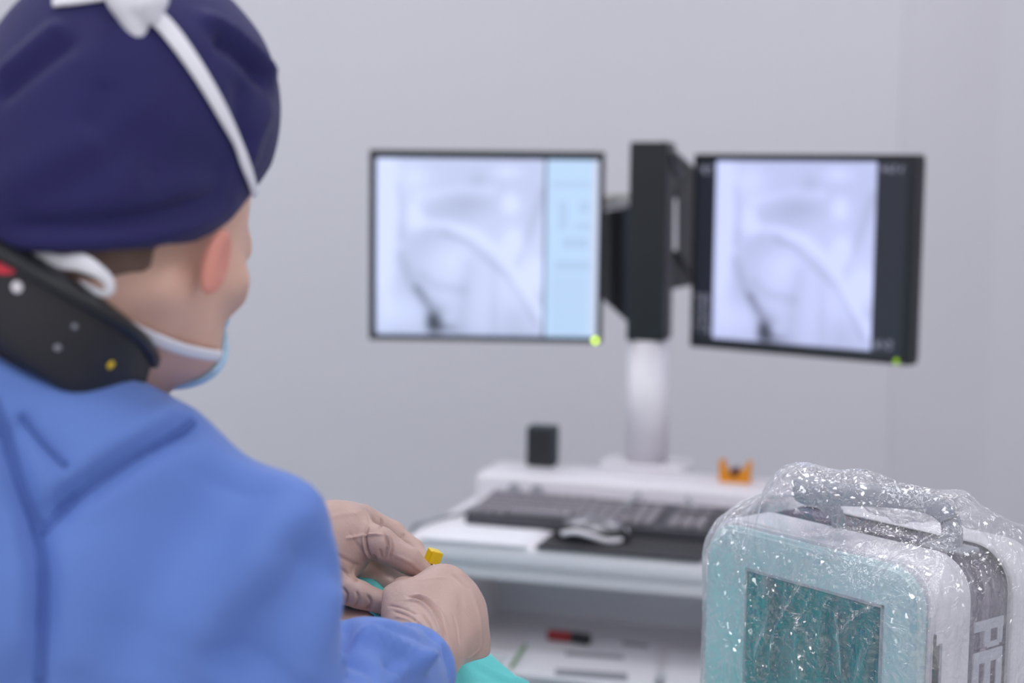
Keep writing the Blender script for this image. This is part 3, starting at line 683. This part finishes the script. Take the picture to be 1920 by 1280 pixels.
zb = .842; n0 = len(V_); V2 = V_.copy(); V2[:, 2] = zb; Vb = np.concatenate([V_, V2])
Fb = list(Fq)+[tuple(n0+i for i in f[::-1]) for f in Fq]
ring = [i for i in range(nx)]+[j*nx+nx-1 for j in range(1, ny)]+[(ny-1)*nx+i for i in range(nx-2, -1, -1)]+[j*nx for j in range(ny-2, 0, -1)]
for i in range(len(ring)): a, b = ring[i], ring[(i+1) % len(ring)]; Fb.append((b, a, n0+a, n0+b))
pat = tag(link_mesh('person', np_mesh('patient', Vb, Fb), MT['skin_pat']), 'patient lying under the teal drape, only a strip of bare skin showing below the hands', 'person')
origin_to_base(pat)
fold_lines = [([(-.06, 1.25), (-.01, 1.34), (.03, 1.40), (.06, 1.5)], .006, .007), ([(-.04, 1.30), (.02, 1.36), (.10, 1.38)], .004, -.006), ([(-.05, 1.36), (.0, 1.42), (.03, 1.5)], .005, .006), ([(-.03, 1.22), (.05, 1.34)], .005, .005)]
def drape_z(x, y):
    z = mound(x, y)+.002+.0015*np.sin(23*x+9*np.sin(7*y))*np.sin(31*y+5*x)
    for pts, w, h in fold_lines:
        best = np.full(x.shape, 9.)
        for (x0, y0), (x1, y1) in zip(pts[:-1], pts[1:]):
            t = np.clip(((x-x0)*(x1-x0)+(y-y0)*(y1-y0))/((x1-x0)**2+(y1-y0)**2), 0, 1); best = np.minimum(best, np.hypot(x-x0-t*(x1-x0), y-y0-t*(y1-y0)))
        z = z+h*np.exp(-(best/w)**2)
    # hang at the sides
    z = z-np.clip((x-.085)/.03, 0, 1)**2*.4-np.clip((-1.56-x)/.03, 0, 1)**2*.4-np.clip((1.212-y)/.012, 0, 1)**2*.3-np.clip((y-1.705)/.03, 0, 1)**2*.4
    return z
V_, Fq, nx, ny = heightfield(-1.60, .125, 1.20, 1.74, 420, 200, drape_z)
def in_hole(c): return (-.30 < c[0] < -.10) and (1.225 < c[1] < 1.327-.55*(max(c[0], -.2)+.131))
Fd = [f for f in Fq if not in_hole(V_[list(f)].mean(0))]
dr = link_mesh('surgical_drape', np_mesh('surgical_drape', V_, Fd), MT['drape']); md = dr.modifiers.new('thick', 'SOLIDIFY'); md.thickness = .0015; md.offset = 1
tag(dr, 'teal surgical drape spread over the patient, under the gloved hands', 'surgical drape')
tb = empty('operating_table', (-.68, 1.5, 0), 'padded operating table standing under the teal drape', 'operating table')
obj('tabletop', box_bm(-1.52, .06, 1.235, 1.695, .77, .839, .015), MT['black2'], tb, None, True)
obj('column', box_bm(-.78, -.58, 1.42, 1.62, .08, .77, .02), MT['grey2'], tb, None, True)
obj('base', box_bm(-1.08, -.28, 1.30, 1.74, 0, .08, .02), MT['grey2'], tb, None, True)

# ================================================================ SURGEON
surgeon = empty('person', (-.38, 1.02, 0), 'surgeon seen from behind in blue gown and navy cap, bent over gloved hands', 'person')
hc = P(217, 420, 1.03)
yaw, pit, rol = math.radians(30), math.radians(24), math.radians(1)
RH = Matrix.Rotation(-yaw, 3, 'Z') @ Matrix.Rotation(rol, 3, 'Y') @ Matrix.Rotation(-pit, 3, 'X')   # local x right, y forward, z up
RHn = np.array(RH, np.float32)     # world = RH @ local
def toL(X): return (X-A(hc))@RHn
def H(x, y, z): return hc+RH @ Vector((x, y, z))
nb = P(60, 800, 1.06)             # base of neck
def head_sdf(X):
    L = toL(X); L[:, 2] = np.where(L[:, 2] < 0, L[:, 2]*1.38, L[:, 2])
    d = ell(L, (0, -.012, .035), (.076, .096, .088))
    d = smin(d, ell(L, (0, .035, -.035), (.062, .058, .072)), .04)          # face
    d = smin(d, ell(L, (0, .062, -.085), (.036, .032, .030)), .035)         # chin
    d = smin(d, cap(L, (.048, .0, -.055), (.025, .062, -.085), .020, .018), .03)   # jaw
    d = smin(d, cap(L, (-.048, .0, -.055), (-.025, .062, -.085), .020, .018), .03)
    d = smin(d, cap(L, (0, .088, .002), (0, .107, -.033), .007, .012), .015)       # nose
    d = smin(d, cap(L, (-.03, .082, .018), (.03, .082, .018), .010), .02)          # brow
    d = smin(d, cap(L, (.040, .066, -.022), (.052, .05, -.020), .018), .02); d = smin(d, cap(L, (-.040, .066, -.022), (-.052, .05, -.020), .018), .02)
    d = smax(d, -ell(L, (.031, .096, .000), (.013, .014, .009)), .008); d = smax(d, -ell(L, (-.031, .096, .000), (.013, .014, .009)), .008)
    d = smin(d, ell(L, (.031, .080, .0), (.011, .011, .011)), .003); d = smin(d, ell(L, (-.031, .080, .0), (.011, .011, .011)), .003)
    d = smin(d, cap(L, (-.016, .090, -.062), (.016, .090, -.062), .006), .008)     # mouth
    for s in (1, -1): # ears
        e = ell(L, (s*.081, .006, -.024), (.0050, .010, .018), [[.93, s*.36, 0], [-s*.36, .93, 0], [0, 0, 1]])
        e = smax(e, -ell(L, (s*.086, .010, -.022), (.003, .006, .010)), .004)
        d = smin(d, e, .006)
    return d
def neck_sdf(X):
    n0 = H(0, -.035, -.045); return smin(cap(X, n0, nb, .056, .060), cap(X, H(0, .010, -.055), nb+Vector((.03, .05, -.02)), .036, .05), .03)
def px(x, y, Y, r): return (P(x, y, Y), r)
sr = {k: P(*v) for k, v in dict(a=(-40, 1062, 1.04), b=(225, 950, 1.02), c=(318, 880, .985), d=(500, 985, .98), e=(498, 1095, .98), f=(530, 1360, 1.0), g=(688, 1296, 1.15), h=(762, 1262, 1.212),
      lsh=(-560, 940, 1.22), lel=(-350, 1250, 1.30), lfa=(250, 1180, 1.33), lwr=(500, 1050, 1.325)).items()}
def torso_sdf(X):
    d = cap(X, sr['a'], sr['b'], .130, .058)
    d = smin(d, cap(X, sr['b'], sr['c'], .050, .028), .035)
    d = smin(d, cap(X, sr['a'], P(215, 1190, 1.02), .135, .110), .05)
    d = smin(d, cap(X, sr['lsh'], sr['a'], .075, .12), .08)
    d = smin(d, cap(X, P(-80, 808, .955), P(190, 842, .978), .064, .045), .03); d = smin(d, cap(X, P(190, 842, .978), P(316, 868, .985), .043, .028), .02)
    d = smin(d, cap(X, sr['a'], (-.40, 1.02, .85), .15, .155), .06)
    d = smin(d, cap(X, (-.36, 1.02, 1.0), (-.40, 1.02, .80), .15, .165), .06)
    return d
def arm_r(X):
    d = cap(X, sr['c'], sr['d'], .026, .028); d = smin(d, cap(X, sr['d'], sr['e'], .031, .033), .03)
    d = smin(d, cap(X, sr['e'], sr['f'], .034, .052), .04); d = smin(d, cap(X, P(270, 1090, 1.0), sr['e'], .085, .03), .03)
    d = smin(d, cap(X, sr['f'], sr['g'], .052, .046), .03); return smin(d, cap(X, sr['g'], sr['h'], .045, .0395), .03)
def arm_l(X):
    d = cap(X, sr['lsh'], sr['lel'], .065, .055); d = smin(d, cap(X, sr['lel'], sr['lfa'], .052, .045), .04); return smin(d, cap(X, sr['lfa'], sr['lwr'], .045, .038), .03)
def gown_raw(X):
    d = smin(torso_sdf(X), arm_r(X), .035); return smin(d, arm_l(X), .04)
def gown_sdf(X):
    d = gown_raw(X)
    d = smin(d, cap(X, (-.41, 1.01, .85), (-.42, 1.0, .42), .155, .185), .05)
    d = smax(d, .42-X[:, 2], .01)
    W_ = sins(X, 31, 16, 5); W2 = sins(X+.02*W_[:, None], 32, 38, 5, (1, 1, .5))
    amp = .0055; d = d-amp*W_-.0016*W2
    # neck opening
    d = smax(d, -cap(X, nb+(nb-H(0, -.03, -.05))*-.1, H(0, -.03, -.05), .060, .064), .01)
    return d
V, Q = sdf_mesh(gown_sdf, (-.86, .72, .40), (.02, 1.52, 1.50), .0047)
V = relax(V, Q, 2, .5); bv = bvh_of(V, Q); N = normals_of(V, Q)
V = crease(V, Q, bv, N, [
 ([(372, 782), (330, 810), (230, 868), (140, 930), (78, 1000)], .008, -.014), ([(365, 760), (300, 800), (200, 855), (110, 915)], .014, .008),
 ([(5, 790), (35, 900), (65, 1000), (80, 1100), (72, 1280)], .008, -.014), ([(-20, 820), (20, 960), (30, 1100), (20, 1280)], .018, .010),
 ([(35, 770), (80, 830), (140, 885)], .010, -.004), ([(120, 1010), (150, 1120), (150, 1270)], .02, .004),
 ([(470, 880), (440, 960), (330, 1100), (250, 1280)], .03, -.012), ([(560, 900), (545, 960), (430, 1090), (330, 1260)], .028, .010),
 ([(600, 1000), (560, 1100), (480, 1180), (440, 1280)], .022, -.016), ([(628, 1080), (600, 1200), (560, 1280)], .018, .006),
 ([(652, 1180), (700, 1205), (760, 1238), (800, 1262)], .007, .007), ([(660, 1195), (675, 1240), (690, 1280)], .010, -.010), ([(700, 1175), (770, 1185), (830, 1225)], .008, -.004),
 ([(835, 1205), (790, 1240), (765, 1275)], .005, .004), ([(662, 1190), (710, 1208), (768, 1236), (790, 1243)], .0050, .007), ([(655, 1205), (690, 1240), (705, 1280)], .007, -.012), ([(790, 1240), (745, 1262), (730, 1285)], .005, .006), ([(765, 1158), (766, 1172)], .003, -.004), ([(800, 1180), (835, 1225), (845, 1275)], .005, -.004), ([(690, 1168), (740, 1170), (790, 1190)], .005, .003), ([(640, 1150), (655, 1215), (690, 1285)], .006, -.007), ([(650, 1145), (648, 1200), (668, 1280)], .007, -.012), ([(720, 1245), (740, 1262), (742, 1280)], .005, -.006)])
gown = link_mesh('gown', np_mesh('gown', V, Q), MT['gown'], surgeon); gown_b = bvh_of(V, Q)
# body: one continuous skin surface
def body_sdf(X):
    d = smin(head_sdf(X), neck_sdf(X), .025)
    g = gown_raw(X)+.022; d = smin(d, g, .02)
    d = smin(d, cap(X, sr['h'], P(800, 1195, 1.245), .022, .020), .01); d = smin(d, cap(X, sr['lwr'], P(600, 1020, 1.34), .024, .022), .01)
    for s, x in ((0, -.46), (1, -.34)): d = smin(d, cap(X, (x, 1.02, .85), (x, 1.0, .12), .075, .04), .03)
    return d
V, Q = sdf_mesh(body_sdf, (-.86, .76, .06), (.02, 1.52, 1.70), .0055); V = relax(V, Q, 1, .4)
body = link_mesh('body', np_mesh('body', V, Q), MT['skin'], surgeon); body_b = bvh_of(V, Q)
hb_lo = tuple(hc[i]-.17 for i in range(3)); hb_hi = tuple(hc[i]+.17 for i in range(3))
# ear in its redder skin
def ear_sdf(X):
    L = toL(X); e = 9
    e = ell(L, (.0835, .008, -.018), (.0056, .0115, .0215), [[1, 0, 0], [0, 1, 0], [0, 0, 1]])
    e = smax(e, -ell(L, (.089, .013, -.014), (.004, .006, .011)), .004); return e
V, Q = sdf_mesh(ear_sdf, tuple(H(.085, .003, -.03)[i]-.05 for i in range(3)), tuple(H(.085, .003, -.03)[i]+.05 for i in range(3)), .0016)
link_mesh('ear', np_mesh('ear', V, Q), MT['skin_ear'], body)['label'] = 'reddish right ear'
def cap_core(L): 
    d = ell(L, (0, -.015, .074), (.090, .099, .096)); return smin(d, ell(L, (0, -.030, .000), (.085, .088, .092)), .04)
def hair_sdf(X):
    L = toL(X); d = smin(head_sdf(X), neck_sdf(X), .025)-.0032
    d = smax(d, L[:, 2]-.02, .004); d = smax(d, .004+(cut0+cutk*np.clip(L[:, 1]+.03, -.09, .2)-.022+.003*sins(L, 9, 160, 5))-L[:, 2], .004); d = smax(d, -.015-L[:, 0], .006)
    return smax(d, L[:, 1]+.024, .006)
cut0, cutk = -.025, .50
V, Q = sdf_mesh(hair_sdf, hb_lo, hb_hi, .003)
if len(Q): link_mesh('hair', np_mesh('hair', V, Q), MT['hair'], surgeon)['label'] = 'short dark hair below the cap'
cut0, cutk = -.025, .50
def cap_sdf(X):
    L = toL(X)
    d = cap_core(L)
    w = sins(L, 41, 40, 5, (1, 1, .6)); w2 = 1-np.abs(sins(L+.01*w[:, None], 43, 70, 4, (1, .5, 1)))*1.6
    d = d-.0022*w-.0018*w2
    cutp = (cut0+cutk*np.clip(L[:, 1]+.03, -.09, .2)+9*np.clip(L[:, 1]+.022, 0, .11)**2-L[:, 2])/math.hypot(1, cutk)      # below plane -> positive
    d = smax(d, cutp, .010)
    inner = smin(cap_core(L)+.008, 9+0*L[:, 0], .01); return smax(d, -np.maximum(inner, cutp-.02), .003)
V, Q = sdf_mesh(cap_sdf, hb_lo, hb_hi, .0036); V = relax(V, Q, 2, .5)
bv = bvh_of(V, Q); N = normals_of(V, Q)
V = crease(V, Q, bv, N, [
 ([(-10, 150), (60, 90), (120, 40)], .006, .005), ([(-10, 190), (60, 130), (140, 70)], .006, -.006), ([(370, 30), (430, 60), (485, 110), (515, 150)], .006, .007), ([(400, 70), (450, 100), (500, 160)], .006, -.008),
 ([(200, 150), (190, 200), (160, 250)], .007, -.003), ([(0, 400), (120, 340), (230, 280), (330, 240)], .014, -.004), ([(0, 370), (100, 310), (200, 260)], .014, .004),
 ([(0, 430), (150, 425), (280, 410), (420, 370)], .007, -.007), ([(0, 455), (150, 452), (280, 440), (440, 395)], .006, .004), ([(260, 330), (360, 300), (430, 330)], .012, -.004), ([(510, 190), (480, 260), (470, 310)], .008, .004), ([(455, 150), (450, 220), (465, 280)], .008, -.004)])
capo = link_mesh('scrub_cap', np_mesh('scrub_cap', V, Q), MT['cap'], surgeon); cap_b = bvh_of(V, Q)
# mask
def mask_sdf(X):
    L = toL(X); h0 = head_sdf(X); d = np.abs(h0-.0018)-.0030
    d = smax(d, .083+.35*(L[:, 2]+.05)-L[:, 1], .003); d = smax(d, L[:, 2]+.010-.5*(L[:, 1]-.08), .003); return smax(d, -.122-L[:, 2], .004)
V, Q = sdf_mesh(mask_sdf, hb_lo, hb_hi, .0028); V = relax(V, Q, 1, .4)
mask = link_mesh('face_mask', np_mesh('face_mask', V, Q), MT['mask'], surgeon)
def strap(name, poly, bvs, w, th, parent, off=.002, m='white_fab', n=8, label=None):
    pts = catmull([(x, y, 0) for x, y in poly], n); P3 = []; NN = []
    for p in pts:
        d = ray(p[0], p[1]).normalized(); best = None
        for b in bvs:
            h = b.ray_cast(CAM, d)
            if h[0] is not None and (best is None or h[3] < best[3]): best = h
        if best is not None:
            nn = best[1] if best[1].dot(d) < 0 else -best[1]
            P3.append(np.array(best[0]+nn*off)); NN.append(np.array(nn))
    if len(P3) < 3: print('STRAP MISS', name); return
    P3 = np.array(P3); NN = np.array(NN)
    for _ in range(4):
        P3[1:-1] = (P3[:-2]+2*P3[1:-1]+P3[2:])/4; NN[1:-1] = (NN[:-2]+2*NN[1:-1]+NN[2:])/4
    ww = np.interp(np.linspace(0, 1, len(P3)), np.linspace(0, 1, len(w)), w) if hasattr(w, '__len__') else w
    o = sweep(name, P3, NN, ww, th, MT[m], parent)
    if label: o['label'] = label
    return o
strap('upper_tie', [(262, 18), (300, 45), (340, 95), (385, 165), (425, 240), (455, 310), (470, 360), (476, 400), (478, 440)], [cap_b, body_b], [.0055, .0062, .0060, .0055, .0050, .0042, .0036, .003], .0015, mask, .003, label='white upper mask tie across the cap')
bkn = P(255, 30, 1.0)
kn = hits(cap_b, [(235, 8), (255, 20), (280, 20)], 2)[0]
k0 = Vector(kn[len(kn)//2]) if len(kn) else bkn
def knot_sdf(X):
    q = lambda x, y, dy: P(x, y, k0.y-dy)
    d = cap(X, q(228, -6, .006), q(290, 0, .006), .009, .008); d = smin(d, cap(X, q(245, 15, .006), q(257, 62, .004), .0085, .0065), .006)
    d = smin(d, cap(X, q(225, 0, .006), q(240, 28, .006), .006, .005), .004); d = smin(d, cap(X, q(268, 5, .010), q(285, 30, .006), .007, .005), .005)
    return d-.0008*sins(X, 3, 300, 4)
V, Q = sdf_mesh(knot_sdf, tuple(k0[i]-.045 for i in range(3)), tuple(k0[i]+.045 for i in range(3)), .0016)
link_mesh('tie_knot', np_mesh('tie_knot', V, Q), MT['white_fab'], mask)['label'] = 'white knotted tie ends at the crown'
strap('upper_tie_far', [(105, 10), (125, 6), (160, 2), (205, -4), (235, -6)], [cap_b], [.004, .005, .0045, .004], .0015, mask, .003, label='white upper mask tie on the far side').name = 'upper_tie'
strap('lower_tie', [(215, 590), (250, 612), (300, 632), (345, 648), (380, 657), (402, 662)], [body_b], [.0035, .0045, .0045, .0036], .0015, mask, .004, label='white lower mask tie along the jaw')
ZN = None
h_ = body_b.ray_cast(CAM, ray(150, 520).normalized()); yn = (h_[0].y if h_[0] is not None else 1.03)-.006
lp = catmull([P(40, 470, yn), P(110, 490, yn-.004), P(150, 492, yn-.006), P(178, 505, yn-.008), P(202, 525, yn-.006), P(204, 545, yn-.004), P(186, 548, yn-.002), P(150, 530, yn)], 6)
sweep('tie_loop', lp, [(0, -1, .1)]*len(lp), np.interp(np.linspace(0, 1, len(lp)), [0, .3, .5, .8, 1], [.003, .0055, .0036, .0026, .002]), .0018, MT['white_fab'], mask)['label'] = 'white tie loop at the nape'
# protective collar
cpts = catmull([P(-280, 460, 1.09), P(-190, 465, .98), P(-80, 515, .937), P(5, 562, .928), P(90, 612, .928), P(172, 662, .945), P(222, 705, .980), P(234, 748, 1.03), P(180, 785, 1.10), P(60, 755, 1.16), P(-90, 640, 1.18), P(-230, 510, 1.15)], 8)[:-1]
axis = np.array((H(0, 0, 0)-nb).normalized()); cc = cpts.mean(0)
# outward normals
outn = []
for i in range(len(cpts)):
    T = cpts[(i+1) % len(cpts)]-cpts[i-1]; T /= np.linalg.norm(T); nn = np.cross(T, axis); 
    if np.dot(nn, cpts[i]-cc) < 0: nn = -nn
    outn.append(nn)
collar = sweep('neck_collar', cpts, outn, .029, .0085, MT['black2'], surgeon, 20, True); collar['label'] = 'thick black protective neck collar'
cm = collar.data
edge_o = cpts+axis*.028+np.array(outn)*.002
sweep('collar_binding', edge_o, outn, .0050, .0105, MT['black'], collar, 10, True)
cme = collar.data; mwc = collar
cV = []; 
def coll_pt(x, y):
    bvv = getattr(coll_pt, 'b', None)
    if bvv is None:
        co = [tuple((Matrix.Translation(surgeon.location) @ v.co)) for v in cme.vertices]; bvv = BVHTree.FromPolygons(co, [tuple(p.vertices) for p in cme.polygons]); coll_pt.b = bvv
    h = bvv.ray_cast(CAM, ray(x, y).normalized()); return h
def dot(name, x, y, r, m, ex=1.0, label=None):
    h = coll_pt(x, y)
    if h[0] is None: print('dot miss', name, x, y); return
    bm = bmesh.new(); bmesh.ops.create_uvsphere(bm, u_segments=16, v_segments=10, radius=r)
    q = h[1].to_track_quat('Z', 'Y').to_matrix().to_4x4(); bm.transform(Matrix.Translation(h[0]) @ q @ Matrix.Diagonal((ex, 1, .35, 1)))
    o = obj(name, bm, m, collar, None, True)
    if label: o['label'] = label
dot('badge_mark', 8, 502, .0040, MT['redmark'], 2.2, 'red mark on the collar'); dot('stud', 32, 538, .0036, MT['white'], 1, 'white stud on the collar')
dot('stud', 108, 652, .0022, MT['grey2'], 1); dot('stud', 140, 612, .0018, MT['grey2'], 1); dot('stud', 208, 684, .0028, MT['yellow'], 1, 'yellow stud on the collar')
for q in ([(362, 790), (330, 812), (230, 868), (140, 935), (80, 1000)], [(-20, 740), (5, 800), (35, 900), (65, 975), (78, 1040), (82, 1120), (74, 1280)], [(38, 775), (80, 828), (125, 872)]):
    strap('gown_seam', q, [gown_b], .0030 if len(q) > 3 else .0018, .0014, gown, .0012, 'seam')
strap('neckline_piping', [(0, 592), (30, 622), (70, 643), (110, 660)], [gown_b], [.004, .003, .0015], .0015, gown, .001, 'purple', label='purple edge at the gown neckline')
# trousers and shoes
for nm, x in (('trouser_leg', -.46), ('trouser_leg', -.34)): obj(nm, cyl_bm((x, 1.0, .08), (x, 1.02, .60), .062, .085, bev=.01), MT['hole'], surgeon, None, True)
for x in (-.46, -.34):
    V, Q = sdf_mesh(lambda X: smax(smin(ell(X, (x, 1.08, .03), (.048, .12, .05)), ell(X, (x, 1.0, .06), (.045, .055, .055)), .03), -X[:, 2]+.001, .004), (x-.07, .9, -.005), (x+.07, 1.23, .13), .006)
    link_mesh('shoe', np_mesh('shoe', V, Q), MT['white2'], surgeon)

# ================================================================ GLOVED HANDS
def chain(X, pts, k=.004):
    d = None
    for (a, ra), (b, rb) in zip(pts[:-1], pts[1:]):
        c_ = cap(X, a, b, ra, rb); d = c_ if d is None else smin(d, c_, k)
    return d
def J(x, y, Y, r): return (P(x, y, Y), r)
# right hand: a loose fist seen from the back and wrist
RHAND = dict(
 palm=[[J(792, 1222, 1.238, .025), J(800, 1165, 1.285, .026)], [J(780, 1215, 1.24, .022), J(775, 1145, 1.285, .0215)], [J(805, 1225, 1.24, .024), J(858, 1180, 1.29, .0235)], [J(800, 1165, 1.285, .024), J(838, 1110, 1.31, .020)],
       [J(800, 1190, 1.27, .024), J(860, 1145, 1.30, .022)], [J(770, 1150, 1.285, .020), J(820, 1100, 1.315, .016)], [J(850, 1200, 1.285, .022), J(880, 1220, 1.29, .016)]],
 index=[J(842, 1096, 1.312, .0145), J(815, 1102, 1.352, .0115), J(790, 1105, 1.375, .0095), J(785, 1112, 1.372, .009)],
 middle=[J(868, 1116, 1.315, .0135), J(850, 1125, 1.355, .0115), J(812, 1128, 1.375, .0100), J(790, 1130, 1.365, .009)],
 ring=[J(876, 1158, 1.312, .0135), J(862, 1160, 1.350, .0110), J(822, 1158, 1.365, .0095), J(802, 1158, 1.350, .009)],
 pinky=[J(881, 1204, 1.298, .0115), J(870, 1200, 1.332, .0100), J(838, 1195, 1.348, .0090), J(820, 1192, 1.335, .008)],
 thumb=[J(770, 1185, 1.255, .018), J(745, 1130, 1.285, .0150), J(757, 1108, 1.325, .0115), J(792, 1098, 1.357, .0095)])
def rhand(X):
    d = None
    for c_ in RHAND['palm']:
        e = chain(X, c_); d = e if d is None else smin(d, e, .016)
    d = smin(d, chain(X, RHAND['thumb']), .009)
    for f in ('index', 'middle', 'ring', 'pinky'): d = smin(d, chain(X, RHAND[f]), .0055)
    return d-.00035*sins(X, 61, 260, 5)
V, Q = sdf_mesh(rhand, tuple(P(700, 1290, 1.2)[i] - (0.0 if i != 1 else 0) for i in range(3)), (.005, 1.41, 1.215), .00115)
V = relax(V, Q, 2, .5); bv = bvh_of(V, Q); N = normals_of(V, Q)
V = crease(V, Q, bv, N, [
 ([(765, 1118), (790, 1122), (812, 1140), (830, 1170), (838, 1205)], .0013, -.0020), ([(760, 1124), (785, 1128), (806, 1146), (822, 1178), (828, 1210)], .0014, .0012), ([(775, 1114), (800, 1120), (820, 1138), (840, 1175)], .0014, .0010),
 ([(735, 1145), (760, 1152), (785, 1168), (805, 1195)], .0010, -.0010), ([(728, 1135), (755, 1140), (780, 1152)], .0009, -.0007), ([(790, 1150), (805, 1170), (812, 1195)], .0010, -.0012), ([(740, 1155), (770, 1165), (795, 1190)], .0010, .0008),
 ([(845, 1075), (862, 1090), (880, 1105)], .0022, -.0006), ([(885, 1110), (900, 1160), (903, 1220)], .003, .0005), ([(735, 1098), (760, 1090), (800, 1086), (840, 1082)], .0022, .0007), ([(858, 1092), (866, 1130), (868, 1180), (862, 1215)], .005, -.0004), ([(800, 1200), (815, 1215), (828, 1235)], .0012, -.0010), ([(850, 1150), (858, 1180), (862, 1210)], .0014, -.0006), ([(875, 1235), (890, 1225), (900, 1215)], .0015, .0006),
 ([(790, 1080), (800, 1095), (802, 1110)], .002, -.0004)], 1.7)
gr = link_mesh('glove', np_mesh('glove', V, Q), MT['glove'], surgeon); gr['label'] = 'beige glove on the right hand, closed in a fist'
# left hand: fingers reaching down to pinch the yellow cap
LHAND = dict(
 palm=[[J(560, 1030, 1.345, .028), J(640, 1000, 1.36, .0215)], [J(590, 1005, 1.35, .024), J(660, 985, 1.375, .0165)], [J(590, 1030, 1.35, .026), J(650, 1035, 1.36, .021)], [J(620, 985, 1.365, .018), J(675, 972, 1.40, .0125)]],
 index=[J(672, 1005, 1.362, .0165), J(712, 1020, 1.352, .0145), J(765, 1050, 1.350, .0115), J(800, 1075, 1.352, .0080)],
 middle=[J(680, 972, 1.398, .0120), J(735, 998, 1.405, .0105), J(775, 1030, 1.395, .0090), J(803, 1062, 1.372, .0072)],
 ring=[J(665, 1000, 1.405, .0125), J(705, 1045, 1.425, .0110), J(745, 1070, 1.405, .0100), J(772, 1085, 1.385, .0085)],
 pinky=[J(650, 1030, 1.405, .0125), J(675, 1075, 1.415, .0105), J(712, 1095, 1.40, .0095), J(745, 1105, 1.385, .008)],
 thumb=[J(610, 1040, 1.345, .021), J(630, 1098, 1.335, .0150), J(672, 1114, 1.325, .0112), J(716, 1130, 1.325, .0102)],
 heel=[J(590, 1030, 1.345, .026), J(612, 1085, 1.35, .0215)])
def lhand(X):
    d = None
    for c_ in LHAND['palm']+[LHAND['heel']]:
        e = chain(X, c_); d = e if d is None else smin(d, e, .016)
    d = smin(d, chain(X, LHAND['thumb']), .009)
    for f in ('index', 'middle', 'ring', 'pinky'): d = smin(d, chain(X, LHAND[f]), .0050)
    return d-.00035*sins(X, 71, 260, 5)
lo = P(500, 1200, 1.36); V, Q = sdf_mesh(lhand, (lo.x, 1.30, 1.105), (-.055, 1.46, 1.24), .00115)
V = relax(V, Q, 2, .5); bv = bvh_of(V, Q); N = normals_of(V, Q)
V = crease(V, Q, bv, N, [
 ([(690, 985), (685, 1010), (690, 1035), (700, 1050)], .0013, -.0022), ([(681, 1005), (684, 1030), (694, 1048)], .0013, .0014), ([(722, 1000), (727, 1020), (722, 1042)], .0012, -.0016), ([(732, 1006), (735, 1025), (728, 1048)], .0012, -.0013), ([(727, 1002), (731, 1022), (725, 1044)], .0010, .0012),
 ([(648, 1009), (670, 1006), (690, 1002), (720, 1002)], .0011, .0012), ([(683, 955), (692, 972), (695, 982)], .0012, -.0015), ([(715, 970), (716, 982), (712, 992)], .0011, -.0014), ([(757, 1000), (752, 1010)], .0012, -.0012),
 ([(655, 1000), (690, 1045), (700, 1048)], .0016, -.0008), ([(665, 1060), (662, 1075), (668, 1090)], .0014, -.0014), ([(700, 1040), (706, 1052)], .0012, -.0014), ([(712, 1030), (715, 1045)], .0012, -.0012),
 ([(640, 1100), (650, 1115), (645, 1130)], .0014, -.0016), ([(690, 1115), (695, 1130), (688, 1145)], .0012, -.0016), ([(668, 1108), (672, 1125), (665, 1140)], .0012, -.0014), ([(600, 975), (640, 965), (670, 962)], .003, .0006),
 ([(620, 1035), (650, 1050), (675, 1062)], .002, -.0010), ([(610, 1060), (640, 1068), (660, 1080)], .0016, -.0012), ([(740, 1040), (770, 1055), (795, 1075)], .002, .0005)], 1.6)
gl_ = link_mesh('glove', np_mesh('glove', V, Q), MT['glove'], surgeon); gl_['label'] = 'beige glove on the left hand, fingers pinching a needle hub'
# needle with yellow cap
yc = P(813, 1043, 1.362); ax = (P(826, 1034, 1.362)-P(798, 1080, 1.362)).normalized(); ax = Vector((.25, 0.0, .97)).normalized()
nd = empty('capped_syringe', P(806, 1078, 1.36), 'small clear syringe tip with square yellow cap held between the gloved fingers', 'syringe')
obj('cap', rr_prism(-.0056, .0056, -.0058, .0058, .0012, -.0054, .0054, .0006) , MT['yellow'], nd, None, False)
yo = bpy.data.objects['cap']; yo.data.transform(Matrix.Translation(nd.location)); 
yo.data.transform(Matrix.Translation(-nd.location)); yo.data.transform(Matrix.Translation(nd.location*1.0))
rot = Matrix.Rotation(math.radians(20), 4, 'Y') @ Matrix.Rotation(math.radians(25), 4, 'Z')
yo.data.transform(Matrix.Translation(yc-nd.location) @ rot)
obj('hub', cyl_bm(P(811, 1052, 1.360), P(808, 1072, 1.359), .0032, .0028), MT['steel'], nd, None, True)
obj('barrel', cyl_bm(P(807, 1064, 1.361), P(800, 1100, 1.36), .0036, .0036), MT['white'], nd, None, True)
